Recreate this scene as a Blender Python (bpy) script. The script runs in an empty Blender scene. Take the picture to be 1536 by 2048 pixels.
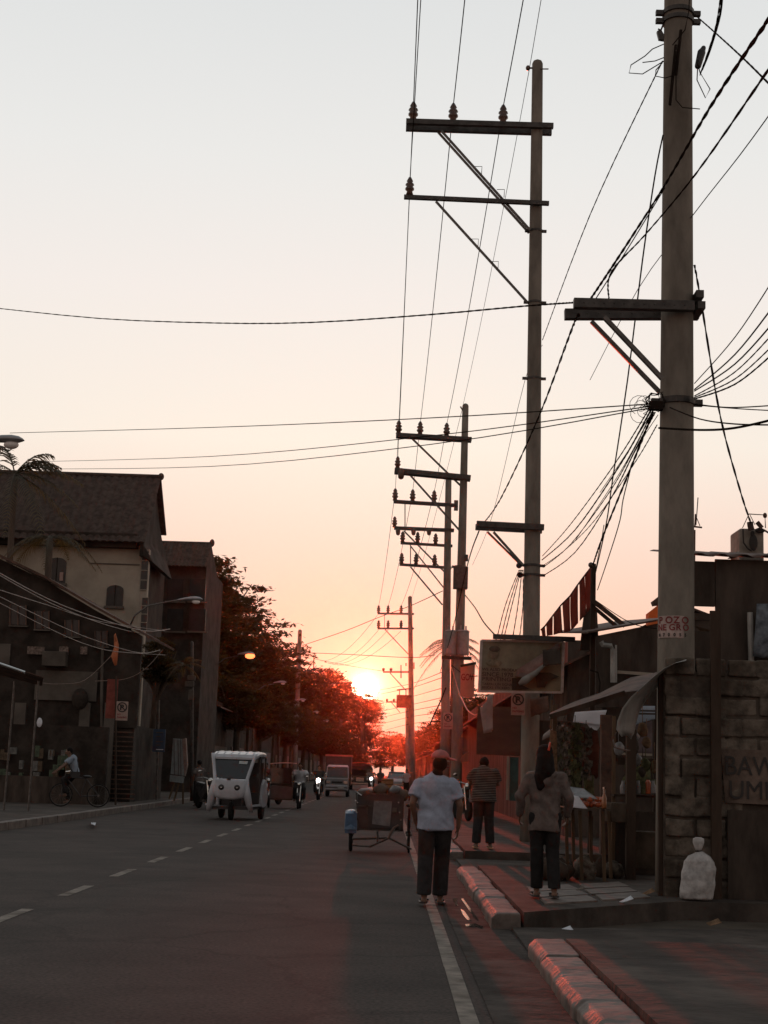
import bpy, bmesh, math, random
from mathutils import Vector, Matrix, noise
C = bpy.context.scene.collection
sc = bpy.context.scene
R = math.radians
V = Vector
# ------------------------------------------------------------------ camera
H, FPX, ROLL = 1.4, 3000.0, R(1.8)          # eye height, focal length in photo pixels, camera roll
_v = V((5, -521, -3000)).normalized()        # the street's vanishing point seen from the camera
_z = V((math.sin(ROLL), math.cos(ROLL), 0))
_u = (_z - _v*_z.dot(_v)).normalized()
_x = _v.cross(_u)
CR = Matrix((_x, _v, _u))
def P(px, py, Y):
    """point at distance Y down the street, given where it stands in the photo"""
    d = CR @ V((px-768, -(py-1024), -FPX)); return V((0, 0, H)) + d*(Y/d.y)
def G(px, py, z=0.0):
    d = CR @ V((px-768, -(py-1024), -FPX)); return V((0, 0, H)) + d*((z-H)/d.z)
cam = bpy.data.cameras.new('camera'); co = bpy.data.objects.new('camera', cam); C.objects.link(co)
cam.sensor_fit = 'VERTICAL'; cam.sensor_height = 36; cam.sensor_width = 27; cam.lens = FPX/2048*36
cam.clip_start = 0.1; cam.clip_end = 6000
co.matrix_world = Matrix.Translation((0, 0, H)) @ CR.to_4x4()
sc.camera = co
SUN = (CR @ V((730-768, -(1375-1024), -FPX))).normalized()
# ------------------------------------------------------------------ materials
MATS = {}
def mat(name, col, rough=0.8, var=0.25, scale=4.0, bump=0.25, metal=0.0, spec=0.5, trans=0.0, tcol=None, stretch=(1, 1, 1), dirt=0.0, coat=0.0):
    if name in MATS: return MATS[name]
    m = bpy.data.materials.new(name); m.use_nodes = True; n = m.node_tree.nodes; l = m.node_tree.links
    b = n['Principled BSDF']; b.inputs['Roughness'].default_value = rough; b.inputs['Metallic'].default_value = metal
    b.inputs['Specular IOR Level'].default_value = spec if rough < 0.78 or spec != 0.5 else 0.12
    if coat: b.inputs['Coat Weight'].default_value = coat
    tc = n.new('ShaderNodeTexCoord'); mp = n.new('ShaderNodeMapping'); mp.inputs['Scale'].default_value = stretch
    l.new(tc.outputs['Object'], mp.inputs['Vector'])
    n1 = n.new('ShaderNodeTexNoise'); n1.inputs['Scale'].default_value = scale; n1.inputs['Detail'].default_value = 8
    n1.inputs['Roughness'].default_value = 0.65
    l.new(mp.outputs[0], n1.inputs['Vector'])
    rp = n.new('ShaderNodeValToRGB'); e = rp.color_ramp.elements
    e[0].position = 0.38; e[1].position = 0.62
    e[0].color = tuple(c*(1-var) for c in col)+(1,); e[1].color = tuple(min(1, c*(1+var)) for c in col)+(1,)
    l.new(n1.outputs['Fac'], rp.inputs['Fac'])
    out = rp.outputs['Color']
    if dirt:
        n3 = n.new('ShaderNodeTexNoise'); n3.inputs['Scale'].default_value = scale*0.35; n3.inputs['Detail'].default_value = 5
        l.new(mp.outputs[0], n3.inputs['Vector'])
        r3 = n.new('ShaderNodeValToRGB'); r3.color_ramp.elements[0].position = 0.5; r3.color_ramp.elements[1].position = 0.66
        l.new(n3.outputs['Fac'], r3.inputs['Fac'])
        mx = n.new('ShaderNodeMix'); mx.data_type = 'RGBA'; mx.blend_type = 'MIX'
        mu = n.new('ShaderNodeMath'); mu.operation = 'MULTIPLY'; mu.inputs[1].default_value = dirt
        l.new(r3.outputs['Color'], mu.inputs[0]); l.new(mu.outputs[0], mx.inputs['Factor'])
        l.new(out, mx.inputs['A']); mx.inputs['B'].default_value = (col[0]*0.3, col[1]*0.26, col[2]*0.22, 1)
        out = mx.outputs['Result']
    l.new(out, b.inputs['Base Color'])
    if bump:
        n2 = n.new('ShaderNodeTexNoise'); n2.inputs['Scale'].default_value = scale*5; n2.inputs['Detail'].default_value = 6
        l.new(mp.outputs[0], n2.inputs['Vector'])
        bp = n.new('ShaderNodeBump'); bp.inputs['Strength'].default_value = bump; bp.inputs['Distance'].default_value = min(0.02, 0.05/scale)
        l.new(n2.outputs['Fac'], bp.inputs['Height']); l.new(bp.outputs[0], b.inputs['Normal'])
    if trans:
        t = n.new('ShaderNodeBsdfTranslucent'); t.inputs['Color'].default_value = tuple(tcol or col)+(1,)
        mxs = n.new('ShaderNodeMixShader'); mxs.inputs[0].default_value = trans
        l.new(b.outputs[0], mxs.inputs[1]); l.new(t.outputs[0], mxs.inputs[2])
        l.new(mxs.outputs[0], n['Material Output'].inputs['Surface'])
    MATS[name] = m; return m
def glow(name, col, s):
    m = bpy.data.materials.new(name); m.use_nodes = True; b = m.node_tree.nodes['Principled BSDF']
    b.inputs['Emission Color'].default_value = col+(1,); b.inputs['Emission Strength'].default_value = s
    b.inputs['Base Color'].default_value = col+(1,); return m
concrete = mat('weathered concrete', (0.30, 0.27, 0.23), 0.85, 0.28, 2.5, 0.4, dirt=0.5)
pole_conc = mat('pole concrete', (0.21, 0.19, 0.16), 0.8, 0.25, 3, 0.3, dirt=0.35, stretch=(1, 1, 0.35))
steel = mat('galvanised steel', (0.12, 0.11, 0.10), 0.5, 0.3, 8, 0.1, metal=0.6)
dsteel = mat('dark steel', (0.06, 0.055, 0.05), 0.5, 0.3, 8, 0.1, metal=0.5)
porcelain = mat('brown glazed porcelain', (0.09, 0.05, 0.035), 0.2, 0.2, 6, 0)
wirem = mat('cable sheath', (0.022, 0.017, 0.014), 0.9, 0.2, 10, 0, spec=0.0)
wood = mat('rough timber', (0.12, 0.08, 0.05), 0.85, 0.4, 3, 0.5, stretch=(1, 1, 0.15))
dwood = mat('dark stained timber', (0.055, 0.038, 0.028), 0.85, 0.4, 3, 0.5, stretch=(1, 1, 0.2))
rust = mat('rusty roofing sheet', (0.10, 0.055, 0.038), 0.75, 0.5, 3, 0.4, metal=0.2)
rubber = mat('tyre rubber', (0.018, 0.017, 0.016), 0.85, 0.2, 20, 0.3)
chrome = mat('chromed metal', (0.6, 0.58, 0.55), 0.15, 0.1, 5, 0, metal=1.0)
blackp = mat('black plastic', (0.02, 0.02, 0.02), 0.45, 0.2, 10, 0)
glassd = mat('dark windscreen glass', (0.015, 0.017, 0.018), 0.06, 0.1, 5, 0, coat=0.6)
skin = mat('brown skin', (0.16, 0.085, 0.055), 0.6, 0.12, 12, 0.1)
# ------------------------------------------------------------------ mesh builder
def frame_to(d):
    d = d.normalized(); up = V((0, 0, 1)) if abs(d.z) < 0.95 else V((0, 1, 0))
    a = d.cross(up).normalized(); return a, a.cross(d).normalized()
def wmat(o):
    m = o.matrix_basis.copy(); p = o.parent
    while p: m = p.matrix_basis @ m; p = p.parent
    return m
class MB:
    def __init__(s): s.v = []; s.f = []
    def add(s, vs, fs):
        o = len(s.v); s.v += [tuple(v) for v in vs]; s.f += [tuple(i+o for i in f) for f in fs]; return s
    def box(s, c, d, rz=0.0, rot=None):
        M = rot if rot is not None else Matrix.Rotation(rz, 3, 'Z'); c = V(c)
        vs = [c + M @ V((x*d[0]/2, y*d[1]/2, z*d[2]/2)) for x in (-1, 1) for y in (-1, 1) for z in (-1, 1)]
        return s.add(vs, [(0, 1, 3, 2), (4, 6, 7, 5), (0, 4, 5, 1), (2, 3, 7, 6), (0, 2, 6, 4), (1, 5, 7, 3)])
    def span(s, a, b):
        a = V(a); b = V(b); return s.box((a+b)/2, (abs(b.x-a.x), abs(b.y-a.y), abs(b.z-a.z)))
    def loft(s, rings, cap=True):
        n = len(rings[0]); vs = [p for r in rings for p in r]; fs = []
        for k in range(len(rings)-1):
            for i in range(n):
                j = (i+1) % n; fs.append((k*n+i, k*n+j, (k+1)*n+j, (k+1)*n+i))
        if cap: fs.append(tuple(range(n))[::-1]); fs.append(tuple((len(rings)-1)*n+i for i in range(n)))
        return s.add(vs, fs)
    def cyl(s, a, b, r1, r2=None, n=12):
        a = V(a); b = V(b); r2 = r1 if r2 is None else r2; u, w = frame_to(b-a)
        ring = lambda c, r: [c + u*(r*math.cos(t)) + w*(r*math.sin(t)) for t in (2*math.pi*i/n for i in range(n))]
        return s.loft([ring(a, r1), ring(b, r2)])
    def tube(s, pts, r, n=5):
        pts = [V(p) for p in pts]; rs = []
        for i, p in enumerate(pts):
            d = (pts[min(i+1, len(pts)-1)] - pts[max(i-1, 0)]); u, w = frame_to(d)
            q = r[i] if isinstance(r, (list, tuple)) else r
            rs.append([p + u*(q*math.cos(t)) + w*(q*math.sin(t)) for t in (2*math.pi*k/n for k in range(n))])
        return s.loft(rs)
    def bar(s, a, b, w, h):
        a = V(a); b = V(b); u, q = frame_to(b-a)
        ring = lambda c: [c+u*w/2+q*h/2, c-u*w/2+q*h/2, c-u*w/2-q*h/2, c+u*w/2-q*h/2]
        return s.loft([ring(a), ring(b)])
    def lathe(s, base, prof, n=12, axis=(0, 0, 1)):
        base = V(base); ax = V(axis).normalized(); u, w = frame_to(ax); rs = []
        for r, h in prof: rs.append([base + ax*h + u*(r*math.cos(t)) + w*(r*math.sin(t)) for t in (2*math.pi*k/n for k in range(n))])
        return s.loft(rs)
    def ell(s, c, r, rot=None, n=12, m=8):
        c = V(c); M = rot or Matrix.Identity(3); rs = []
        for k in range(m+1):
            a = math.pi*(0.02+0.96*k/m)-math.pi/2
            rs.append([c + M @ V((r[0]*math.cos(a)*math.cos(t), r[1]*math.cos(a)*math.sin(t), r[2]*math.sin(a))) for t in (2*math.pi*i/n for i in range(n))])
        return s.loft(rs)
    def caps(s, a, b, r1, r2, n=12):
        a = V(a); b = V(b); d = (b-a).normalized(); u, w = frame_to(b-a); rs = []
        def ring(c, r): rs.append([c + u*(r*math.cos(t)) + w*(r*math.sin(t)) for t in (2*math.pi*k/n for k in range(n))])
        for k in range(4):
            t = math.pi/2*(1-k/4)*0.97; ring(a - d*r1*math.sin(t), r1*math.cos(t))
        ring(a, r1); ring(b, r2)
        for k in range(1, 5):
            t = math.pi/2*(k/4)*0.97; ring(b + d*r2*math.sin(t), r2*math.cos(t))
        return s.loft(rs)
    def poly(s, pts, ext):
        pts = [V(p) for p in pts]; e = V(ext); n = len(pts)
        return s.add(pts + [p+e for p in pts], [tuple(range(n))[::-1], tuple(n+i for i in range(n))] + [(i, (i+1) % n, n+(i+1) % n, n+i) for i in range(n)])
    def sheet(s, rows, th=0.004, wob=0.0, seed=0):
        """a cloth or plate: grid of points given a thickness"""
        rows = [[V(p) for p in r] for r in rows]; a = len(rows); b = len(rows[0])
        N = (rows[0][-1]-rows[0][0]).cross(rows[-1][0]-rows[0][0]).normalized()
        if wob:
            rows = [[p + N*wob*noise.noise(p*2.2+V((seed, 0, 0))) for p in r] for r in rows]
        vs = [p for r in rows for p in r] + [p+N*th for r in rows for p in r]; o = a*b; fs = []
        for i in range(a-1):
            for j in range(b-1):
                q = (i*b+j, i*b+j+1, (i+1)*b+j+1, (i+1)*b+j); fs += [q[::-1], tuple(o+k for k in q)]
        for i in range(a-1):
            fs.append((i*b, (i+1)*b, o+(i+1)*b, o+i*b)); fs.append(((i+1)*b+b-1, i*b+b-1, o+i*b+b-1, o+(i+1)*b+b-1))
        for j in range(b-1):
            fs.append((j+1, j, o+j, o+j+1)); fs.append(((a-1)*b+j, (a-1)*b+j+1, o+(a-1)*b+j+1, o+(a-1)*b+j))
        return s.add(vs, fs)
    def cloth(s, tl, tr, br, bl, nx=8, ny=8, th=0.004, wob=0.05, seed=0, rag=0.0):
        tl, tr, br, bl = V(tl), V(tr), V(br), V(bl); rows = []
        for j in range(ny+1):
            t = j/ny; a = tl.lerp(bl, t); b = tr.lerp(br, t); row = [a.lerp(b, i/nx) for i in range(nx+1)]
            if rag and j == ny: row = [p + (tl-bl)*rag*(0.5+noise.noise(V((i*0.9, seed, 3)))) for i, p in enumerate(row)]
            rows.append(row)
        return s.sheet(rows, th, wob, seed)
    def build(s, name, m, parent=None, smooth=False, bevel=0.0, voxel=0.0, sm=2, label=None):
        me = bpy.data.meshes.new(name); me.from_pydata([V(v) for v in s.v], [], s.f); me.validate()
        o = bpy.data.objects.new(name, me)
        C.objects.link(o)
        bm = bmesh.new(); bm.from_mesh(me); bmesh.ops.recalc_face_normals(bm, faces=bm.faces); bm.to_mesh(me); bm.free()
        if voxel:
            r = o.modifiers.new('r', 'REMESH'); r.mode = 'VOXEL'; r.voxel_size = voxel
            k = o.modifiers.new('s', 'SMOOTH'); k.iterations = sm; k.factor = 0.6
        if bevel:
            bv = o.modifiers.new('b', 'BEVEL'); bv.width = bevel; bv.segments = 2; bv.limit_method = 'ANGLE'; bv.angle_limit = R(35)
        if voxel or bevel:
            dg = bpy.context.evaluated_depsgraph_get(); me2 = bpy.data.meshes.new_from_object(o.evaluated_get(dg), depsgraph=dg)
            o.modifiers.clear(); o.data = me2; bpy.data.meshes.remove(me); me = me2; me.name = name
        if parent is not None:
            o.parent = parent; me.transform(wmat(parent).inverted())
        elif len(me.vertices):
            xs = [v.co for v in me.vertices]; c = V((sum(v.x for v in xs)/len(xs), sum(v.y for v in xs)/len(xs), min(v.z for v in xs)))
            me.transform(Matrix.Translation(-c)); o.location = c
        me.materials.clear(); me.materials.append(m)
        if smooth or voxel: me.polygons.foreach_set('use_smooth', [True]*len(me.polygons))
        if label: o['label'] = label
        return o
def tag(o, label, cat, group=None, kind=None):
    if label: o['label'] = label
    if cat: o['category'] = cat
    if group: o['group'] = group
    if kind: o['kind'] = kind
    return o
def thing(name, loc, label, cat, group=None, rz=0.0):
    o = bpy.data.objects.new(name, None); C.objects.link(o); o.empty_display_size = 0.2
    o.location = V(loc); o.rotation_euler = (0, 0, rz); return tag(o, label, cat, group)
def copy_tree(o, parent=None):
    c = o.copy(); C.objects.link(c); c.parent = parent
    for ch in list(o.children): copy_tree(ch, c)
    return c
def text(s, m, size, M, parent, ext=0.002, name='lettering', font_w=0.0):
    cu = bpy.data.curves.new(name, 'FONT'); cu.body = s; cu.size = size; cu.extrude = ext; cu.offset = font_w
    o = bpy.data.objects.new(name, cu); C.objects.link(o); o.parent = parent
    dg = bpy.context.evaluated_depsgraph_get(); me = bpy.data.meshes.new_from_object(o.evaluated_get(dg), depsgraph=dg)
    bpy.data.objects.remove(o); o = bpy.data.objects.new(name, me); C.objects.link(o); o.parent = parent
    me.transform((wmat(parent).inverted() if parent else Matrix.Identity(4)) @ M); me.materials.clear(); me.materials.append(m); return o
def facing_cam(p, sx=1.0):   # text lying in the XZ plane, read from -Y
    return Matrix.Translation(V(p)) @ Matrix.Rotation(R(90), 4, 'X') @ Matrix.Diagonal((sx, 1, 1, 1))
def struct(name, mb, m):
    o = mb.build(name, m); o['kind'] = 'structure'; return o
# ------------------------------------------------------------------ sky and sun
w = bpy.data.worlds.new('World'); sc.world = w; w.use_nodes = True
n = w.node_tree.nodes; l = w.node_tree.links
bg = n['Background']; wo = n['World Output']
sky = n.new('ShaderNodeTexSky'); sky.sky_type = 'NISHITA'; sky.sun_disc = False
el, az = math.asin(SUN.z), math.atan2(SUN.x, SUN.y)
sky.sun_elevation = el; sky.sun_rotation = az; sky.air_density = 1.3; sky.dust_density = 4.0; sky.ozone_density = 1.5
l.new(sky.outputs[0], bg.inputs['Color']); bg.inputs['Strength'].default_value = 0.01
tc = n.new('ShaderNodeTexCoord')
def vm(op, a, b=None):
    x = n.new('ShaderNodeVectorMath'); x.operation = op; l.new(a, x.inputs[0])
    if b is not None: x.inputs[1].default_value = b
    return x.outputs['Value'] if op == 'DOT_PRODUCT' else x.outputs[0]
def mth(op, a, b=None, c=None, clamp=False):
    x = n.new('ShaderNodeMath'); x.operation = op; x.use_clamp = clamp
    for i, q in enumerate((a, b, c)):
        if q is None: continue
        if isinstance(q, (int, float)): x.inputs[i].default_value = q
        else: l.new(q, x.inputs[i])
    return x.outputs[0]
def ramp(fac, stops):
    r = n.new('ShaderNodeValToRGB'); l.new(fac, r.inputs[0]); e = r.color_ramp.elements
    while len(e) < len(stops): e.new(0.5)
    for k, (p, c) in enumerate(stops): e[k].position = p; e[k].color = tuple(c)+(1,)
    return r.outputs[0]
dirn = vm('NORMALIZE', tc.outputs['Generated'])
sep = n.new('ShaderNodeSeparateXYZ'); l.new(dirn, sep.inputs[0])
elev = mth('ARCSINE', sep.outputs['Z'])                       # radians above the horizon
e01 = mth('DIVIDE', elev, 0.8, clamp=True)
# thick dusty evening air: the colour of the sky by height above the horizon
base = ramp(e01, [(0.0, (0.90, 0.50, 0.38)), (0.125, (0.91, 0.62, 0.51)), (0.185, (0.91, 0.71, 0.62)), (0.27, (0.935, 0.865, 0.78)),
                  (0.39, (0.91, 0.86, 0.825)), (0.50, (0.845, 0.845, 0.83)), (0.62, (0.775, 0.79, 0.79)), (1.0, (0.46, 0.51, 0.54))])
hz = vm('NORMALIZE', vm('MULTIPLY', dirn, (1, 1, 0)))
sh = V((SUN.x, SUN.y, 0)).normalized()
caz = vm('DOT_PRODUCT', hz, tuple(sh))
back = ramp(mth('MULTIPLY_ADD', caz, 0.5, 0.5), [(0.0, (0.50, 0.47, 0.46)), (0.45, (0.50, 0.47, 0.45)), (0.75, (0.68, 0.62, 0.58)), (0.96, (1, 1, 1))])
mul = n.new('ShaderNodeMix'); mul.data_type = 'RGBA'; mul.blend_type = 'MULTIPLY'; mul.inputs['Factor'].default_value = 1
l.new(base, mul.inputs['A']); l.new(back, mul.inputs['B'])
sd = vm('DOT_PRODUCT', dirn, tuple(SUN))
ang = mth('ARCCOSINE', mth('MINIMUM', sd, 0.9999999))
# aureole round the sun, and its disc
g1 = mth('EXPONENT', mth('MULTIPLY', ang, -1/0.010)); g2 = mth("EXPONENT", mth("MULTIPLY", ang, -1/0.035))
disc = mth('LESS_THAN', ang, 0.0088)
def scaled(col, f):
    x = n.new('ShaderNodeVectorMath'); x.operation = 'SCALE'; x.inputs[0].default_value = col; l.new(f, x.inputs['Scale']); return x.outputs[0]
def addv(a, b):
    x = n.new('ShaderNodeVectorMath'); x.operation = 'ADD'; l.new(a, x.inputs[0]); l.new(b, x.inputs[1]); return x.outputs[0]
g0 = mth('EXPONENT', mth('MULTIPLY', ang, -1/0.0045))
tot = addv(mul.outputs['Result'], scaled((0.9, 0.62, 0.25), g1)); tot = addv(tot, scaled((5.0, 4.5, 3.0), g0)); tot = addv(tot, scaled((0.03, 0.015, 0.0), g2)); tot = addv(tot, scaled((9.0, 8.0, 6.0), disc))
bg2 = n.new('ShaderNodeBackground'); l.new(tot, bg2.inputs['Color']); bg2.inputs['Strength'].default_value = 0.95
ads = n.new('ShaderNodeAddShader'); l.new(bg.outputs[0], ads.inputs[0]); l.new(bg2.outputs[0], ads.inputs[1]); l.new(ads.outputs[0], wo.inputs['Surface'])
sl = bpy.data.lights.new('sun', 'SUN'); sl.energy = 2.5; sl.angle = R(0.8); sl.color = (1.0, 0.075, 0.022)
so = bpy.data.objects.new('sun', sl); C.objects.link(so); so.rotation_euler = (-SUN).to_track_quat('-Z', 'Y').to_euler()
sc.view_settings.view_transform = 'Standard'; sc.view_settings.look = 'None'; sc.view_settings.exposure = 0; sc.view_settings.gamma = 1
sc.cycles.use_denoising = True; sc.cycles.max_bounces = 6; sc.cycles.transparent_max_bounces = 4
# ------------------------------------------------------------------ ground
asphalt = mat('asphalt', (0.042, 0.033, 0.029), 0.92, 0.25, 0.9, 0.0, spec=0.25, dirt=0.3)
_n = asphalt.node_tree.nodes; _l = asphalt.node_tree.links
_t = _n.new('ShaderNodeTexNoise'); _t.inputs['Scale'].default_value = 60; _t.inputs['Detail'].default_value = 4
_b = _n.new('ShaderNodeBump'); _b.inputs['Strength'].default_value = 0.5; _b.inputs['Distance'].default_value = 0.004
_l.new(next(x for x in _n if x.type == 'TEX_COORD').outputs['Object'], _t.inputs['Vector']); _l.new(_t.outputs['Fac'], _b.inputs['Height']); _l.new(_b.outputs[0], _n['Principled BSDF'].inputs['Normal'])
soil = mat('dusty ground', (0.09, 0.075, 0.06), 0.95, 0.3, 0.5, 0.5)
pave = mat('worn pavement concrete', (0.062, 0.050, 0.042), 0.85, 0.4, 1.6, 0.9, dirt=0.6, spec=.2)
kerbm = mat('worn kerb concrete', (0.12, 0.095, 0.08), 0.65, 0.4, 4, 0.4, dirt=0.5)
paint = mat('worn road paint', (0.20, 0.175, 0.15), 0.8, 0.35, 5, 0.3, dirt=0.65)
def flat(pts, z):
    return MB().add([(p[0], p[1], z) for p in pts], [tuple(range(len(pts)))])
struct('ground', flat([(-126, -38), (126, -38), (126, 464), (-126, 464)], -0.03), soil)
mb = MB(); ys = [-30+i*3 for i in range(30)]+[60+i*20 for i in range(28)]
for i in range(len(ys)-1):
    l0 = -7.7 if ys[i] < 285 else -1.0; mb.add([(l0, ys[i], 0), (1.2, ys[i], 0), (1.2, ys[i+1], 0), (l0, ys[i+1], 0)], [(0, 1, 2, 3)])
struct('road', mb, asphalt)
rv = next(x for x in _n if x.type == 'VALTORGB'); _c = _n.new('ShaderNodeTexVoronoi'); _c.feature = 'DISTANCE_TO_EDGE'; _c.inputs['Scale'].default_value = .33
_d = _n.new('ShaderNodeTexNoise'); _d.inputs['Scale'].default_value = 1.6; _d.inputs['Detail'].default_value = 6
_tc = next(x for x in _n if x.type == 'TEX_COORD'); _mv = _n.new('ShaderNodeVectorMath'); _mv.operation = 'MULTIPLY_ADD'; _mv.inputs[1].default_value = (.8, .8, .8)
_l.new(_tc.outputs['Object'], _d.inputs['Vector']); _l.new(_d.outputs['Color'], _mv.inputs[0]); _l.new(_tc.outputs['Object'], _mv.inputs[2]); _l.new(_mv.outputs[0], _c.inputs['Vector'])
_cr = _n.new('ShaderNodeValToRGB'); _cr.color_ramp.elements[0].position = .004; _cr.color_ramp.elements[1].position = .02; _cr.color_ramp.elements[0].color = (.72, .72, .72, 1); _l.new(_c.outputs['Distance'], _cr.inputs['Fac'])
_g = _n.new('ShaderNodeTexNoise'); _g.inputs['Scale'].default_value = 35; _g.inputs['Detail'].default_value = 3; _l.new(_tc.outputs['Object'], _g.inputs['Vector'])
_gr = _n.new('ShaderNodeValToRGB'); _gr.color_ramp.elements[0].position = .35; _gr.color_ramp.elements[1].position = .65; _gr.color_ramp.elements[0].color = (.6, .6, .6, 1); _gr.color_ramp.elements[1].color = (1.5, 1.45, 1.4, 1); _l.new(_g.outputs['Fac'], _gr.inputs['Fac'])
_p = _n['Principled BSDF']; _src = _p.inputs['Base Color'].links[0].from_socket
for _q in (_cr, _gr):
    _m = _n.new('ShaderNodeMix'); _m.data_type = 'RGBA'; _m.blend_type = 'MULTIPLY'; _m.inputs['Factor'].default_value = 1; _l.new(_src, _m.inputs['A']); _l.new(_q.outputs['Color'], _m.inputs['B']); _src = _m.outputs['Result']
_l.new(_src, _p.inputs['Base Color'])
mb = MB()
ya = 14.1-0.8-12
rnd = random.Random(5)
for k in range(60):
    y = 2.1 + k*3.0
    mb.add([(-3.45, y-0.75, .004), (-3.33, y-0.75, .004), (-3.33, y+0.7, .004), (-3.45, y+0.7, .004)], [(0, 1, 2, 3)])
struct('road_centre_dashes', mb, paint)
mb = MB(); y = -5.0
while y < 90:
    L = rnd.uniform(1.2, 3.5); j = rnd.uniform(-.006, .006)
    mb.add([(0.47+j, y, .004), (0.58+j, y, .004), (0.58, y+L, .004), (0.47, y+L, .004)], [(0, 1, 2, 3)]); y += L
struct('road_edge_line', mb, paint)
struct('gutter', MB().box((0.92, 30, -0.012), (0.52, 90, 0.04)), mat('grimy gutter concrete', (.062, .052, .046), .9, .4, 2.5, .9, dirt=.6, spec=.1))
# puddle
wet = mat('wet asphalt', (0.02, 0.018, 0.016), 0.08, 0.2, 2, 0.02)
mb = MB()
for pg in (((905, 1798), (914, 1797), (913, 1803), (916, 1812), (911, 1810)), ((922, 1798), (926, 1797), (940, 1816), (956, 1838), (957, 1842), (950, 1838)), ((921, 1818), (928, 1822), (937, 1834), (943, 1842), (934, 1840), (926, 1830)), ((930, 1849), (950, 1847), (966, 1853), (964, 1857), (948, 1852), (932, 1853))):
    mb.poly([G(x, y, .01) for x, y in pg], (0, 0, .003))
tag(mb.build('puddle', wet), 'wet puddle shining in thin slivers in the gutter beside the broken kerb', 'puddle')
# right kerb: separate blocks, dropped at the driveways
KH = 0.14
def kerb(y0, y1, x=1.1, w=0.27, g='kerb blocks along the right gutter', lab=''):
    n_ = max(1, round((y1-y0)/1.0)); out = []
    t = thing('kerb', (x+w/2, y0, 0), lab, 'kerb', None)
    mb = MB(); q = random.Random(int(y0*10))
    for i in range(n_):
        a = y0+(y1-y0)*i/n_; b = y0+(y1-y0)*(i+1)/n_-q.uniform(.003, .03); h = KH+q.uniform(-.02, .015); dx = q.uniform(-.015, .015)
        mb.poly([(x+dx, a, -0.02), (x+w+dx, a, -0.02), (x+w+dx, a, h), (x+0.05+dx, a, h), (x+dx, a, h-0.05)], (0, b-a, 0))
    o = mb.build('kerb_stone', kerbm, t, voxel=.014, sm=1)
    for v in o.data.vertices:
        p = v.co; v.co += V((noise.noise(p*3.1), noise.noise(p*2.7+V((5, 0, 0))), noise.noise(p*2.9+V((0, 7, 0)))))*.008+noise.noise_vector(p*14)*.003
    return t
kerb(5.0, 12.3, 1.15, 0.28, lab='rounded kerb in the right foreground, its end worn and catching red sun')
kerb(14.35, 21.6, 1.03, 0.27, lab='middle length of kerb between two driveway gaps, behind the puddle')
kerb(25.6, 44, 1.08, 0.25, lab='far length of kerb with a red sunlit end beyond the walking man')
# pavement: raised slabs and the lower driveway between them
struct('pavement', MB().box((6.5, 8.4, 0.06), (10.1, 7.6, 0.2)), pave)
pv = MB().poly([(1.32, 14.4, -.04), (3.1, 16.3, -.04), (11.5, 16.6, -.04), (11.5, 21.6, -.04), (1.32, 21.6, -.04)], (0, 0, .2))
struct('raised_pavement', pv, pave)
struct('driveway', MB().poly([(1.2, 12.25, -.02), (11, 12.25, -.02), (11, 16.2, .05), (1.2, 14.3, 0.0)], (0, 0, .03)), pave)
struct('driveway_beyond', MB().box((6.3, 23.6, 0.0), (10.2, 3.9, 0.06)), pave)
struct('pavement_beyond', MB().box((3.6, 62.6, 0.06), (4.5, 74, 0.2)), pave)
mb = MB(); q = random.Random(3)
for i in range(3):
    for k in range(2):
        x0 = 1.62+k*0.66+q.uniform(-.02, .02); y0 = 14.95+(x0-1.32)*1.07+i*.78
        mb.poly([(x0, y0, .155), (x0+.6, y0+.62, .155), (x0+.58+q.uniform(-.03, .03), y0+1.3, .155), (x0+.02, y0+.68, .155)], (0, 0, .022))
struct('paving_slabs', mb, kerbm)
# left side
struct('left_pavement', MB().box((-11.6, 60, 0.05), (7.6, 170, 0.2)), pave)
t = thing('kerb', (-7.75, 30, 0), 'long low kerb on the far left side of the road', 'kerb')
mb = MB()
for i in range(80):
    y = 8+i*1.5; mb.box((-7.75+0.02*math.sin(i*7), y, 0.07), (.18, 1.47, .19))
mb.build('kerb_stone', kerbm, t, bevel=.015)
# ------------------------------------------------------------------ poles
def pole(name, base, top, r0, r1, label, group=None, n=20, pm=None, cat='utility pole'):
    base = V(base); top = V(top); t = thing(name, base, label, cat, group)
    mb = MB(); L = 12
    pts = [base.lerp(top, i/L) for i in range(L+1)]; rs = [r0+(r1-r0)*i/L for i in range(L+1)]
    d = (top-base).normalized(); pts += [top+d*r1*.5, top+d*r1*.8]; rs += [r1*.8, r1*.3]
    mb.tube(pts, rs, n).build('shaft', pm or pole_conc, t, smooth=True); return t
def arm(t, a, b, w=0.10, h=0.12, double=0.0, m=None):
    a = V(a); b = V(b)
    for k in ((-1, 1) if double else (0,)):
        o = V((0, k*double/2, 0)); mb = MB().bar(a+o, b+o, w, h)
        for i in range(1, 12):
            p = a.lerp(b, i/12)+o; mb.cyl(p+V((0, -w/2-.008, 0)), p+V((0, -w/2+.01, 0)), .012, n=6)
        mb.build('crossarm', m or dsteel, t, bevel=0.008)
def brace(t, a, b, w=.045, m=None):
    MB().bar(a, b, w, w).build('brace', m or steel, t)
def insul(t, p, s=1.0):
    p = V(p)
    o = MB().lathe(p, [(.05*s, 0), (.085*s, .02*s), (.06*s, .09*s), (.1*s, .13*s), (.1*s, .17*s), (.065*s, .2*s), (.1*s, .24*s), (.09*s, .27*s), (.05*s, .3*s), (.075*s, .33*s), (.055*s, .37*s), (.03*s, .42*s)], 10).build('insulator', porcelain, t, smooth=True)
    return p+V((0, 0, .4*s))
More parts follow.
